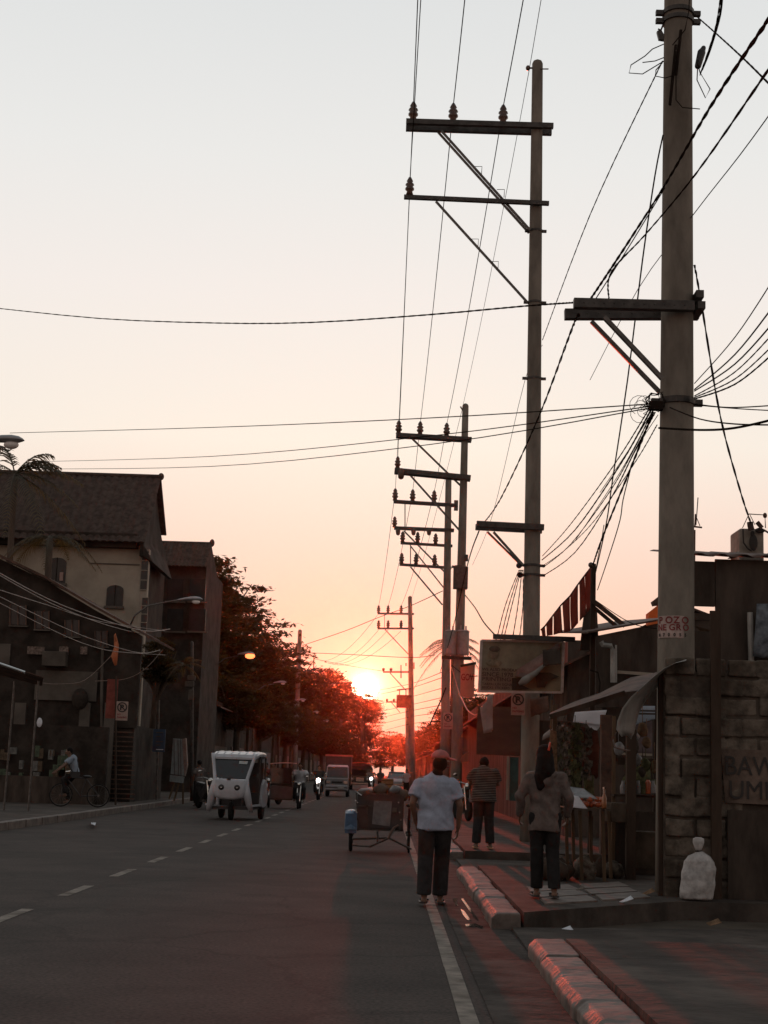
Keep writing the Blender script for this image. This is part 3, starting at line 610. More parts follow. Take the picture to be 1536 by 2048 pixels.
# curled zinc awning
aw = thing('curled_awning', P(1300, 1400, 17), 'curled pale zinc sheet peeling away at the corner of the block wall', 'awning')
up = [(1372, 1322), (1352, 1328), (1330, 1338), (1308, 1352), (1284, 1371), (1262, 1394), (1247, 1418), (1238, 1445), (1236, 1462), (1246, 1476)]
lo = [(1372, 1324), (1356, 1334), (1338, 1352), (1322, 1368), (1304, 1386), (1289, 1404), (1278, 1424), (1272, 1446), (1268, 1466), (1262, 1478)]
rows = [[P(*u, 16.6).lerp(P(*l_, 17.3), k/4) + V((0, 0, .03*math.sin(k*.8))) for k in range(5)] for u, l_ in zip(up, lo)]
MB().sheet(rows, .004, .03).build('zinc_sheet', galv, aw, smooth=True)
MB().sheet([[P(a_, b_, 16.6+.2*k) for k in range(3)] for a_, b_ in ((1236, 1462), (1228, 1478), (1232, 1492), (1250, 1498), (1262, 1500))], .004, .05).build('rusty_tip', rust, aw, smooth=True)
tag(MB().span(*panel(1318, 1345, 1336, 1820, 16.95, .08)).build('corner_post', dwood), 'dark timber corner post at the left end of the block wall', 'post')
# poster on the near pole: pale sheet bent round it
pst = thing('poster', P(1338, 1268, 17.1), 'weathered paper poster with red capitals pasted on the near pole', 'poster')
c = P(1350, 1268, 17.4); rr = .212
arc = lambda t, z: V((c.x+rr*math.sin(t), 17.4-rr*math.cos(t), z))
zt, zb = P(1338, 1231, 17.2).z, P(1338, 1275, 17.2).z
MB().sheet([[arc(-1.28+i*.17, zt+(zb-zt)*j/4) for i in range(12)] for j in range(5)], -.003).build('paper', mat('aged paper', (.46, .36, .33), .9, .2, 8, .1, dirt=.3), pst)
def arctext(s, size, z, t0, t1, m):
    for i, ch in enumerate(s):
        t = t0+(t1-t0)*i/max(1, len(s)-1); p = arc(t, z)
        p += V((math.sin(t), -math.cos(t), 0))*.006
        text(ch, m, size, Matrix.Translation(p) @ Matrix.Rotation(t, 4, 'Z') @ Matrix.Rotation(R(90), 4, 'X') @ Matrix.Translation((-size*.3, 0, 0)), pst, .0008, 'letter', .002)
arctext('POZO', .11, P(1338, 1246, 17.2).z, -1.0, .32, redink); arctext('NEGRO', .10, P(1338, 1260, 17.2).z, -1.1, .36, redink); arctext('8 7 0 0 5 5', .05, P(1338, 1272, 17.2).z, -1.1, .4, inkm)
# ------------------------------------------------------------------ market stall
YT = 20.5
st = thing('market_stall', (2.9, YT, .16), 'dark timber market stall with a sagging rusty roof behind the woman', 'stall')
for px, y0, y1, yy, r_, m_ in ((1213, 1430, 1700, 20.3, .075, rust), (1228, 1432, 1700, 20.0, .022, wood), (1262, 1460, 1780, 19.6, .06, dwood), (1110, 1410, 1690, 22.0, .03, wood), (1318, 1440, 1700, 21.5, .08, dwood), (1103, 1400, 1700, 23, .015, wood)):
    a = P(px, y0, yy); MB().span((a.x-r_, yy-r_, .1), (a.x+r_, yy+r_, a.z)).build('stall_post', m_, st)
rows = [[P(a_, b_, y_) for a_, b_ in rw] for rw, y_ in ((((1100, 1424), (1150, 1406), (1200, 1384), (1262, 1357), (1330, 1343)), 21.9), (((1098, 1434), (1150, 1419), (1200, 1400), (1250, 1384), (1330, 1374)), 20.6))]
MB().sheet([rows[0], [p.lerp(q_, .5) for p, q_ in zip(*rows)], rows[1]], .02, .06).build('stall_roof', rust, st)
MB().bar(P(1100, 1434, 20.5), P(1250, 1386, 20.5), .05, .07).build('roof_edge', dwood, st)
a, b = panel(1236, 1515, 1320, 1532, 21.2, .06); MB().span(a, b).build('cross_rail', dwood, st)
a, b = panel(1228, 1588, 1322, 1596, 19.8, .3); MB().span(a, b).build('counter', dwood, st)
MB().span(*panel(1200, 1620, 1330, 1790, 20.6, .06)).build('counter_front', dark, st)
# back wall of the market behind the stall, dark boards in place of shade
mk = thing('market_hall', (5.5, 25, .16), 'dark market building with a low sloping roof behind the stall', 'building')
mb = MB(); YB = 26
for a_ in ((1060, 1440, 1150, YB+4), (1148, 1520, 1420, YB), (1205, 1400, 1264, YB+.15), (1311, 1400, 1420, YB+.15)): MB().span(*panel(a_[0], a_[1], a_[2], 1640, a_[3], .1)).build('back_wall', dark, mk)
A1, A2, A3 = P(1192, 1272, YB-1), P(1320, 1246, YB-1), P(1430, 1222, YB-1)
MB().poly([A1, A2, V((A3.x, A3.y, A2.z+.1)), V((A3.x, A3.y, P(1430, 1415, YB-1).z)), P(1192, 1415, YB-1)], (0, .1, 0)).build('front_gable', dark, mk)
MB().sheet([[A1+V((-.15, -.1, .03)), A2+V((0, -.1, .03)), V((A3.x, A3.y-.1, A2.z+.14))], [A1+V((-.15, 5, .5)), A2+V((0, 5, .5)), V((A3.x, A3.y+5, A2.z+.6))]], .03).build('roof', rust, mk)
for nm, pts, r_ in (('drain_pipe', ((1202, 1283), (1206, 1290), (1222, 1292), (1226, 1300), (1226, 1365)), .045), ('drain_pipe', ((1232, 1290), (1232, 1365)), .018), ('hanging_cable', ((1180, 1340), (1196, 1345), (1200, 1365), (1198, 1390)), .012)):
    MB().tube([P(a_, b_, YB-1.15) for a_, b_ in pts], r_, 8).build(nm, galv if 'pipe' in nm else wirem, mk)
MB().bar(P(1234, 1344, YB-1.1), P(1320, 1350, YB-1.1), .05, .05).build('window_rail', cream, mk)
MB().poly([P(1298, 1225, 32), P(1320, 1208, 32), P(1320, 1262, 32), P(1298, 1262, 32)], (0, .4, 0)).build('gable_sheet', mat('orange fibreglass sheet', (.65, .25, .08), .6, .2, 4, .1, trans=.6, tcol=(.9, .35, .1)), mk)
MB().poly([P(1306, 1202, 32), P(1324, 1188, 32), P(1324, 1208, 32), P(1309, 1210, 32)], (0, .3, 0)).build('roof_vent', rust, mk)
tag(MB().cloth(P(1150, 1424, 24), P(1214, 1420, 24), P(1203, 1452, 24), P(1146, 1444, 24), wob=.12).cloth(P(1168, 1440, 24.02), P(1205, 1446, 24.02), P(1190, 1466, 24.02), P(1186, 1464, 24.02), 4, 4, wob=.05).build('plastic_sheet', whitec, smooth=True), 'crumpled white plastic sheet stretched under the stall roof', 'plastic sheet')
tag(MB().cloth(P(1264, 1412, 24.5), P(1310, 1412, 24.5), P(1310, 1438, 24.5), P(1262, 1452, 24.5), wob=.03).build('plastic_sheet', tarpb, smooth=True), 'smooth pale blue sheet seen in the window opening beside the curled zinc', 'plastic sheet')
for yy in (1421, 1427): tag(MB().bar(P(1262, yy, 24.3), P(1311, yy+1, 24.3), .03, .03).build('window_bar', dsteel), '%s thin rail crossing the pale blue window opening' % ('upper' if yy < 1425 else 'lower'), 'rail')
tag(MB().cloth(P(1262, 1452, 24.6), P(1310, 1440, 24.6), P(1308, 1510, 24.6), P(1260, 1508, 24.6), wob=.05).build('curtain', mat('mauve grey cloth', (.14, .11, .11), .9, .2, 4, .2), smooth=True), 'grey mauve curtain filling the lower part of the window opening', 'curtain')
tag(MB().span(*panel(1240, 1505, 1312, 1512, 24.4, .06)).build('window_sill', cream), 'pale sill under the grey mauve curtain in the stall', 'sill')
# things hanging in the stall
hang = [mat('tan netting', (.24, .15, .09), .9, .5, 9, .5, trans=.25), mat('olive plastic', (.10, .10, .05), .8, .5, 9, .5), mat('grey bundles', (.12, .10, .08), .85, .6, 12, .6)]
q = random.Random(21)
for k, (px, y0, y1, w_, m_, la, nm) in enumerate(((1106, 1460, 1562, 22, 0, 'tan cloth hanging at the left end of the stall above the woman', 'hanging_cloth'), (1128, 1450, 1640, 26, 2, 'dense bundle of packets hanging second from the left in the stall', 'hanging_packets'),
        (1150, 1452, 1600, 24, 1, 'olive strip of packets hanging in the middle of the stall', 'hanging_packets'), (1172, 1462, 1560, 20, 2, 'short grey bundle hanging in the stall under the white plastic', 'hanging_packets'), (1190, 1470, 1540, 12, 0, 'narrow pinkish strip hanging beside the rusty stall post', 'hanging_cloth'))):
    Y = 20.9+.2*k; mb = MB(); a = P(px, y0, Y); b = P(px, y1, Y); W = w_*Y/3000/2
    if m_ == 0: mb.cloth((a.x-W*.6, Y, a.z), (a.x+W*.6, Y, a.z-.02), (b.x+W, Y, b.z+.05), (b.x-W, Y, b.z), 10, 12, wob=.12, seed=k, rag=.08)
    else:
        z = a.z
        while z > b.z:
            for i in range(4):
                c_ = V((a.x+q.uniform(-W, W), Y+q.uniform(-.08, .08), z)); mb.box(c_, (q.uniform(.03, .07), .012, q.uniform(.05, .1)), rot=Matrix.Rotation(q.uniform(-.7, .7), 3, 'Y') @ Matrix.Rotation(q.uniform(-1, 1), 3, 'Z'))
            z -= .05
        mb.tube([(a.x, Y, a.z+.15), (a.x, Y, b.z)], .006)
    tag(mb.build(nm, hang[m_], smooth=(m_ == 0)), la, 'hanging goods')
# produce table
tb = thing('produce_table', (2.75, 19.3, .16), 'plank table on thin legs carrying vegetables beside the woman', 'table')
a, b = panel(1128, 1614, 1222, 1619, 19.0, .8); MB().span(a, b).build('table_top', wood, tb, bevel=.008); zt_ = b[2]
for px, yy in ((1132, 19.05), (1160, 19.1), (1180, 19.3), (1205, 19.05), (1218, 19.6), (1145, 19.7)):
    p_ = P(px, 1620, yy); MB().bar((p_.x, yy, zt_-.04), (p_.x+.03, yy, .16), .04, .04).build('leg', wood, tb)
q = random.Random(8)
pr = mat('ripe tomato', (.42, .09, .03), .35, .4, 5, .05); gp = mat('clear plastic bag', (.3, .3, .3), .25, .3, 8, .3, trans=.3)
for k in range(26):
    p_ = P(q.uniform(1150, 1205), 1600, q.uniform(19.1, 19.7)); p_.z = zt_+.04+q.choice((0, 0, .06))
    tag(MB().ell(p_, (.042, .042, .036), n=8, m=6).build('tomato', pr, smooth=True), 'ripe red tomato in the heap on the stall table', 'tomato', 'tomatoes heaped on the stall table')
tag(MB().cloth(P(1140, 1568, 19.3), P(1168, 1574, 19.3), P(1195, 1600, 19.1), P(1140, 1596, 19.1), wob=.15).build('plastic_bag', gp, smooth=True), 'clear plastic bag slumped behind the tomatoes', 'bag')
tag(MB().cloth(P(1134, 1592, 19.1)+V((0, 0, .02)), P(1158, 1598, 19.0)+V((0, 0, .02)), P(1175, 1618, 18.96), P(1134, 1611, 18.96), wob=.12).build('white_cloth', whitec, smooth=True), 'crumpled white cloth draped over the corner of the stall table', 'cloth')
bt = thing('bottle', P(1208, 1614, 18.95), 'glass bottle glinting orange at the right end of the table', 'bottle'); bt.location.z = zt_
p_ = bt.location.copy(); MB().lathe(p_, [(.03, 0), (.032, .02), (.032, .13), (.014, .18), (.013, .24)], 10).build('glass', mat('amber glass', (.3, .1, .03), .1, .1, 4, 0, coat=.8), bt, smooth=True)
MB().lathe(p_+V((0, 0, .24)), [(.017, 0), (.017, .02)], 8).build('cap', chrome, bt)
# rubbish heap under the stall
q = random.Random(31)
for k in range(9):
    p_ = V((q.uniform(2.0, 3.0), q.uniform(18.9, 19.9), .17)); mb = MB().ell(p_+V((0, 0, .1)), (q.uniform(.12, .2), .14, q.uniform(.1, .17)), n=9, m=6)
    mb.v = [tuple(V(v)+noise.noise_vector(V(v)*7)*.05) for v in mb.v]
    tag(mb.build('sack', hang[2] if k % 2 else dwood, smooth=True), 'dark lumpy sack dumped under the stall table', 'sack', 'sacks under the stall table')
# white sack
sk = thing('sack', (3.35, 16.55, .17), 'full white woven sack tied at the neck, standing against the block wall', 'sack')
rings = []
for i, (z_, rx, ry, ox) in enumerate(((0, .15, .12, -.01), (.02, .175, .15, -.01), (.1, .185, .16, -.005), (.25, .18, .155, 0), (.4, .175, .15, .01), (.5, .16, .135, .012), (.57, .12, .10, .01), (.61, .06, .05, .01), (.635, .028, .028, .012))):
    rings.append([V((3.36+ox*1.4+rx*math.cos(t)*(1+.04*math.sin(5*t+i)), 16.5+ry*math.sin(t), .17+z_*.80)) for t in (2*math.pi*k/24 for k in range(24))])
mb = MB().loft(rings); mb.v = [tuple(V(v)+noise.noise_vector(V(v)*7)*.007) for v in mb.v]
sackm = mat('white woven sacking', (.42, .41, .40), .8, .25, 9, .8, dirt=.25); so_ = mb.build('sack_body', sackm, sk, voxel=.012, sm=2)
for v in so_.data.vertices:
    p = v.co; v.co += V((p.x, p.y, 0)).normalized()*(.014*noise.noise(V((p.x*4, p.y*4, p.z*9)))+.005*noise.noise(V((p.x*14, p.y*14, p.z*22+4))))+V((.03*p.z, 0, 0))
MB().lathe((3.375, 16.5, .17+.635*.80), [(.026, 0), (.045, .04), (.062, .09), (.06, .13), (.03, .145)], 9).build('tied_neck', sackm, sk, smooth=True)
MB().lathe((3.375, 16.5, .17+.62*.80), [(.034, 0), (.034, .02)], 9).build('tie_cord', inkm, sk)
# ------------------------------------------------------------------ billboard
Y0 = 28.2; SG = ((963, 1281), (1127, 1284), (1124, 1385), (958, 1383))
bb = thing('billboard', P(1045, 1384, Y0), 'sagging framed billboard whose printed sheet has torn and folded over', 'billboard')
c_ = [P(*p_, Y0) for p_ in SG]
MB().poly([p_+V((0, .05, 0)) for p_ in c_], (0, .03, 0)).build('back_panel', mat('tan backing board', (.26, .20, .13), .85, .2, 3, .2, dirt=.4), bb)
for i in range(4): MB().bar(c_[i], c_[(i+1) % 4], .05, .04).build('frame', mat('sign frame', (.45, .38, .34), .5, .2, 6, .1), bb)
ol = mat('faded olive print', (.17, .165, .11), .6, .25, 2.5, .1, dirt=.3)
MB().poly([P(965, 1283, Y0+.01), P(1117, 1286, Y0+.01), P(1035, 1338, Y0+.01), P(1028, 1382, Y0+.01), P(961, 1381, Y0+.01)], (0, -.008, 0)).build('printed_sheet', ol, bb)
rows = [[P(1117, 1286, Y0-.03), P(1120, 1290, Y0-.06), P(1122, 1293, Y0-.1)], [P(1076, 1312, Y0-.02), P(1090, 1316, Y0-.1), P(1102, 1318, Y0-.12)], [P(1034, 1339, Y0-.02), P(1060, 1346, Y0-.14), P(1078, 1342, Y0-.16)], [P(1030, 1352, Y0-.02), P(1050, 1356, Y0-.14), P(1066, 1351, Y0-.16)]]
MB().sheet(rows, .005, .03).build('folded_flap', mat('reverse of the print', (.19, .12, .10), .7, .3, 4, .1), bb, smooth=True)
MB().tube([P(1097, 1322, Y0-.17), P(1072, 1345, Y0-.2), P(1048, 1362, Y0-.2), P(1038, 1368, Y0-.17)], [.015, .05, .08, .03], 10).build('rolled_edge', mat('pale vinyl roll', (.22, .22, .20), .6, .2, 5, .1), bb, smooth=True)
MB().poly([P(1070, 1345, Y0-.02), P(1100, 1345, Y0-.02), P(1118, 1353, Y0-.02), P(1095, 1364, Y0-.02), P(1090, 1375, Y0-.02), P(1074, 1375, Y0-.02)], (0, .02, 0)).build('stain', dwood, bb)
MB().poly([P(1024, 1356, Y0-.02), P(1046, 1356, Y0-.02), P(1036, 1366, Y0-.02), P(1060, 1378, Y0-.02), P(1024, 1380, Y0-.02)], (0, .015, 0)).build('torn_patch', dwood, bb)
mb = MB().ell(P(988, 1306, Y0-.015), (.09, .008, .12), n=16).ell(P(988, 1326, Y0-.012), (.15, .006, .07), n=16)
mb.build('portrait_print', mat('faded portrait print', (.17, .14, .09), .6, .35, 9, 0), bb); MB().ell(P(989, 1298, Y0-.02), (.1, .01, .06), n=16).build('portrait_hair', mat('portrait hair print', (.07, .06, .045), .7, .3, 9, 0), bb)
for s_, y_, sz, wx in (('WE ALSO PRODUCE', 1341, .075, 1.15), ('SINCE 1978', 1352, .11, 1.15), ('PRINTING', 1361, .10, 1.3), ('TARPAULIN SIGNAGE', 1370, .065, 1.1), ('BRICKS STICKERS', 1377, .065, 1.1)):
    text(s_, inkm, sz, facing_cam(P(964, y_, Y0-.02), wx*.93), bb, .001, 'printed_words', .001)
MB().bar(P(986, 1273, Y0-.1), P(1150, 1279, Y0-.1), .08, .09).build('support_beam', dsteel, bb)
for px in (992, 1010, 1120): MB().bar(P(px, 1276, Y0), P(px, 1283, Y0), .03, .03).build('hanger', dsteel, bb)
MB().cyl(P(1105, 1386, Y0+.1), V((P(1105, 1386, Y0+.1).x, Y0+.1, .1)), .03).build('support_post', dsteel, bb)
# no parking signs
def nopark(px, py, Y, w_, h_, label):
    a = P(px, py, Y); t = thing('parking_sign', a, label, 'road sign', None)
    plate = mat('sign plate', (.36, .26, .22), .6, .15, 5, .05, dirt=.3)
    MB().box(a, (w_, .02, h_)).build('plate', plate, t, bevel=.006)
    c_ = a+V((0, -.016, h_*.20)); r_ = w_*.38
    MB().tube([c_+V((r_*math.cos(i*math.pi/12), 0, r_*math.sin(i*math.pi/12))) for i in range(25)], w_*.05, 5).build('ring', inkm, t)
    MB().bar(c_+V((-r_*.7, -.006, r_*.7)), c_+V((r_*.7, -.006, -r_*.7)), .012, w_*.08).build('slash', inkm, t)
    text('P', inkm, w_*.62, facing_cam(c_+V((-w_*.19, .004, -w_*.22))), t, .003, 'letter', .01)
    for i, s_ in enumerate(('NO', 'PARKING')): text(s_, redink, w_*.2, facing_cam(a+V((-w_*.4, -.014, -h_*.22-i*h_*.15))), t, .001, 'printed_words', .002)
    return t
nopark(1036, 1408, 29.7, .27, .44, 'no parking sign on the tall pole right below the billboard')
nopark(896, 1442, 57.6, .36, .62, 'no parking sign on the boxed pole left of the billboard')
nopark(244, 1422, 46.3, .36, .58, 'no parking sign on the left side of the road beside the red banner')
# row of shops further on
row_ = thing('shop_row', (6, 44, .16), 'row of dark shops past the billboard, lit pale on its signboard', 'building')
mb = MB(); mb.span((3.9, 33, .1), (9, 74, 4.4)); mb.build('wall', dark, row_)  # dark block in place of the shade under the awnings
MB().sheet([[(3.3, 32.5, 3.6), (3.3, 74, 3.6)], [(6.4, 32.5, 5.2), (6.4, 74, 5.2)], [(9.2, 32.5, 4.2), (9.2, 74, 4.2)]], .05).build('roof', rust, row_)
MB().span(*panel(955, 1412, 1040, 1512, 33, .06)).build('board_panel', mat('red brown boards', (.085, .05, .038), .9, .25, 2, .05, stretch=(.3, 1, 1)), row_)
MB().span(*panel(1020, 1514, 1036, 1602, 31.5, .06)).build('door', mat('teal paint', (.04, .09, .08), .5, .3, 4, .1, dirt=.4), row_)
MB().span(*panel(1014, 1512, 1017, 1600, 31.4, .05)).build('door_frame', cream, row_)
MB().poly([P(923, 1512, 45), P(938, 1502, 45), P(938, 1524, 45), P(922, 1525, 45)], (0, .1, 0)).build('shop_sign', mat('reddish board', (.30, .12, .08), .8, .3, 5, .1), row_)
gs = thing('shop_banner', P(936, 1398, 50), 'pale shop banner with bold letters glowing between the poles and the billboard', 'banner')
MB().sheet([[P(921, 1332, 50), P(934, 1330, 50), P(950, 1327, 50)], [P(921, 1364, 50), P(934, 1364, 50), P(949, 1364, 50)], [P(920, 1392, 50), P(934, 1396, 50), P(948, 1394, 50)]], .01, .05).build('banner_cloth', mat('pinkish banner cloth', (.40, .26, .21), .8, .2, 4, .1, trans=.55, tcol=(.7, .35, .25)), gs)
text('GOVI', mat('crimson print', (.3, .03, .03), .7, .1, 5, 0), .3, facing_cam(P(922, 1360, 49.85), .62), gs, .004, 'printed_words', .008)
MB().bar(P(921, 1332, 49.9), P(952, 1326, 49.9), .06, .08).build('banner_pole', dwood, gs)
tag(MB().cloth(P(974, 1392, 27.6), P(986, 1388, 27.6), P(986, 1460, 27.6), P(968, 1466, 27.6), 6, 10, wob=.1).cloth(P(960, 1415, 27.62), P(976, 1400, 27.62), P(984, 1464, 27.62), P(967, 1467, 27.62), 6, 8, wob=.08).build('hanging_bag', mat('grey white plastic', (.34, .30, .28), .7, .2, 5, .3, trans=.25), smooth=True), 'pale plastic bag hanging below the left corner of the billboard', 'bag')
# wooden post with torn tarpaulin
tp = thing('timber_mast', P(1187, 1290, 26.2), 'wooden post with slanting struts and a torn tarpaulin strung from its tip', 'post')
MB().bar(P(1187, 1128, 26.2), V((P(1187, 1128, 26.2).x-.02, 26.2, .1)), .08, .09).build('mast', dwood, tp)
MB().bar(P(1187, 1203, 26.1), P(1250, 1252, 26.1), .06, .07).build('strut', dwood, tp); MB().bar(P(1187, 1214, 26.3), P(1232, 1252, 26.3), .05, .06).build('strut', dwood, tp)
MB().ell(P(1182, 1130, 26.1), (.05, .05, .05)).build('insulator', porcelain, tp)
MB().poly([P(1170, 1218, 26.6), P(1194, 1215, 26.6), P(1198, 1300, 26.6), P(1160, 1300, 26.6)], (0, .1, 0)).build('side_boards', dark, tp)
tarp = mat('sun bleached tarpaulin', (.22, .10, .08), .8, .4, 2.2, .3, trans=.6, tcol=(.55, .16, .10), stretch=(3, 3, .6))
tl = [(1184, 1132), (1170, 1150), (1155, 1170), (1140, 1192), (1122, 1210), (1105, 1232), (1090, 1252), (1082, 1260)]
bl_ = [(1183, 1215), (1172, 1228), (1156, 1246), (1142, 1262), (1124, 1266), (1106, 1270), (1092, 1272), (1083, 1274)]
rows = []
for k in range(7): rows.append([P(*a_, 26.5+.08*i).lerp(P(*b_, 26.5+.08*i), k/6)+V((0, .07*math.sin(i*2.2+k*.3), 0)) for i, (a_, b_) in enumerate(zip(tl, bl_))])
tt = thing('torn_tarpaulin', P(1130, 1270, 26.6), 'torn reddish tarpaulin hanging backlit in folds above the billboard', 'tarpaulin')
mb = MB()
for s_ in range(0, 7): mb.sheet([[r_[s_], r_[s_].lerp(r_[s_+1], .5)+V((0, -.05, 0)), r_[s_].lerp(r_[s_+1], .80 if s_ % 2 else .93)] for r_ in rows], .004, .02, s_)
mb.build('tarpaulin_cloth', tarp, tt, smooth=True)
MB().tube([P(*a_, 26.5+.08*i) for i, a_ in enumerate(tl)], .015).build('top_rope', wirem, tt)
# more clutter in the stalls
q = random.Random(55)
for k in range(9):
    px = 1118+q.uniform(0, 100); Y = q.uniform(21.5, 23.5); y0 = q.uniform(1446, 1490); a = P(px, y0, Y); L = q.uniform(.3, .9); W = q.uniform(.05, .13)
    tag(MB().cloth((a.x-W, Y, a.z), (a.x+W, Y+q.uniform(-.1, .1), a.z-.03), (a.x+W*1.3, Y, a.z-L), (a.x-W*1.2, Y, a.z-L*.94), 8, 10, wob=.1, seed=k+40, rag=.1).build('hanging_garment', (hang[1], hang[2], dark, mat('rust red cloth', (.13, .045, .03), .9, .3, 6, .3))[k % 4], smooth=True), 'dull garment among those hanging deeper inside the market stall', 'garment', 'garments hanging inside the stall')
for k, (px, py, w_, h_, c_) in enumerate(((1236, 1625, 40, 36, 'worn grey crate on the counter right of the bottle'), (1285, 1700, 60, 70, 'brown carton leaning inside the stall under the window'), (1190, 1740, 46, 60, 'dark carton standing by the table legs'))):
    a = P(px, py, 19.7+.3*k); t = thing('carton', a, c_, 'box'); MB().box(a, (w_/150, .3, h_/150), rz=q.uniform(-.4, .4)).build('carton_body', (band_c := mat('worn carton', (.10, .075, .055), .9, .3, 4, .3)), t, bevel=.01); MB().box(a+V((0, -.0, h_/300+.004)), (w_/150*.9, .26, .006), rz=.2).build('flap', hang[2], t)
tag(MB().sheet([[P(x_, y_, 23.2) for x_, y_ in ((1086, 1466), (1110, 1452), (1140, 1447))], [P(x_, y_, 22.2) for x_, y_ in ((1084, 1482), (1112, 1470), (1142, 1462))]], .01, .06).build('tarpaulin_awning', rust, smooth=True), 'small rusty brown awning drooping beside the tan hanging cloth', 'awning')
for k, (px, py, yy) in enumerate(((1245, 1806, 17.9), (1150, 1782, 19.2), (1290, 1790, 18.2), (1120, 1860, 14.9), (1235, 1930, 12.6), (1420, 1850, 16.0))):
    a = G(px, py, .17 if k < 3 else .03); tag(MB().cloth(a, a+V((.12, .03, .03)), a+V((.10, .1, .06)), a+V((-.02, .09, .01)), 4, 4, wob=.09, seed=k).build('litter', (whitec, hang[2], hang[0])[k % 3], smooth=True), 'scrap of rubbish lying on the pavement near the stall', 'litter', 'scraps of litter on the right pavement')
# second layer of awnings, tarps and hanging bags along the market front
for k, (pts, m_, la) in enumerate(((((1128, 1478), (1160, 1470), (1160, 1500), (1126, 1508)), tarpb, 'pale blue tarp pinned across the stall behind the hanging packets'),
        (((1262, 1520), (1300, 1516), (1302, 1580), (1264, 1584)), hang[1], 'olive tarp hanging behind the stall counter'),
        (((1060, 1398), (1096, 1392), (1098, 1424), (1062, 1436)), rust, 'rusty awning flap between the tall pole and the stall'),
        (((1085, 1300), (1120, 1296), (1122, 1330), (1086, 1334)), dark, 'dark cloth strip hanging right behind the billboard edge'))):
    Y = 23.6+.4*k; c_ = [P(a_, b_, Y) for a_, b_ in pts]
    tag(MB().cloth(c_[0], c_[1], c_[2], c_[3], 8, 8, wob=.12, seed=k+70, rag=.1).build('tarp', m_, smooth=True), la, 'tarp')
q = random.Random(61)
for k in range(14):
    px, py, Y = q.uniform(1232, 1318), q.uniform(1455, 1570), q.uniform(19.9, 21.0); a = P(px, py, Y); r_ = q.uniform(.05, .10)
    mb = MB().ell(a, (r_, r_*.8, r_*1.35), n=10, m=7); mb.v = [tuple(V(v)+noise.noise_vector(V(v)*12)*.02) for v in mb.v]; mb.tube([a+V((0, 0, r_*1.2)), a+V((0, 0, r_*1.2+.25))], .005)
    tag(mb.build('hanging_bag', (gp, hang[1], dark, hang[0])[k % 4], smooth=True), 'small bag among those hanging on strings above the stall counter', 'bag', 'small bags hanging above the counter')
for k in range(7):
    px = 1246+k*10; a = P(px, 1588, 19.7)
    tag(MB().lathe(a, [(.035, 0), (.04, .02), (.04, .10+.02*(k % 3)), (.02, .14+.02*(k % 3)), (.02, .17)], 10).build('jar', (gp, hang[1], pr)[k % 3], smooth=True), 'jar in the row standing on the stall counter', 'jar', 'jars on the stall counter')
# ------------------------------------------------------------------ left side
tile = mat('dark roof tiles', (0.075, 0.055, 0.046), 0.9, 0.3, 4, 0.5)
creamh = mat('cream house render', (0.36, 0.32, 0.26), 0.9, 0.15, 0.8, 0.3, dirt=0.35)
facade = mat('mottled dark facade', (0.045, 0.036, 0.030), 0.9, 0.4, 1.2, 0.4)  # dark base colour, mottled at random
band_ = mat('grey concrete band', (0.115, 0.10, 0.085), 0.9, 0.2, 1.5, 0.3, dirt=0.3)
navy = mat('dull blue gate paint', (0.04, 0.06, 0.085), 0.6, 0.3, 3, 0.2, dirt=0.4)
winm = mat('dark window glass', (0.02, 0.02, 0.02), 0.25, 0.2, 3, 0)
def tiled_roof(name, a, b, down, m, parent, nr=10, nt=26):
    """ridge from a to b, slope vector down; rows of barrel tiles as real relief"""
    a = V(a); b = V(b); down = V(down); rows = []; n_ = nt*4
    N = (b-a).cross(down).normalized(); N = N if N.z > 0 else -N
    for j in range(nr*2+1):
        t = (j//2+ (j % 2)*.98)/nr; lift = .05*(1-(j % 2))
        rows.append([a.lerp(b, i/n_)+down*min(t, 1)+N*(.05*abs(math.sin(math.pi*i/4))+lift*.6) for i in range(n_+1)])
    MB().sheet(rows, .02).build(name, m, parent)
# big tiled house
hs = thing('tiled_house', (-12, 62, 0), 'big cream house with a steep dark tiled roof on the left', 'house')
YH = 60.0
Rr = P(322, 957, 63.2); Rl = V((-22, 63.2, Rr.z+.0)); ev = P(300, 1087, 59.4)
tiled_roof('roof', Rl, Rr, V((0.12, 59.3-63.2, ev.z-Rr.z)), tile, hs, 12, 40)
MB().sheet([[Rl, Rr], [Rl+V((0, 2.4, -2.1)), Rr+V((0, 2.4, -2.1))]], .08).build('roof', tile, hs)
MB().tube([Rl+V((0, 0, .06)), Rr+V((0, 0, .06))], .11, 8).ell(Rr+V((0, 0, .08)), (.13, .13, .16)).build('ridge_tiles', tile, hs, smooth=True)
xr = P(278, 1200, YH).x; e0 = P(280, 1093, YH).z
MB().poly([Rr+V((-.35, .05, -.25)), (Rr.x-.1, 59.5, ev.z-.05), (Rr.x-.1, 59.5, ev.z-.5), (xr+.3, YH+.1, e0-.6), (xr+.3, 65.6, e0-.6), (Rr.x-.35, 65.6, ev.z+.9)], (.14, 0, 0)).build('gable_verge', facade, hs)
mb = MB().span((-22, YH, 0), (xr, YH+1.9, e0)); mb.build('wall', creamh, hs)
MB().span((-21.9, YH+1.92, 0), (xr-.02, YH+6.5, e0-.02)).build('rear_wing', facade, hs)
MB().span((xr+.003, YH+.0, 0), (xr+.30, YH+.35, e0-.1)).build('corner_pier', mat('pale pier render', (.40, .35, .29), .9, .15, 2, .3, dirt=.3), hs)
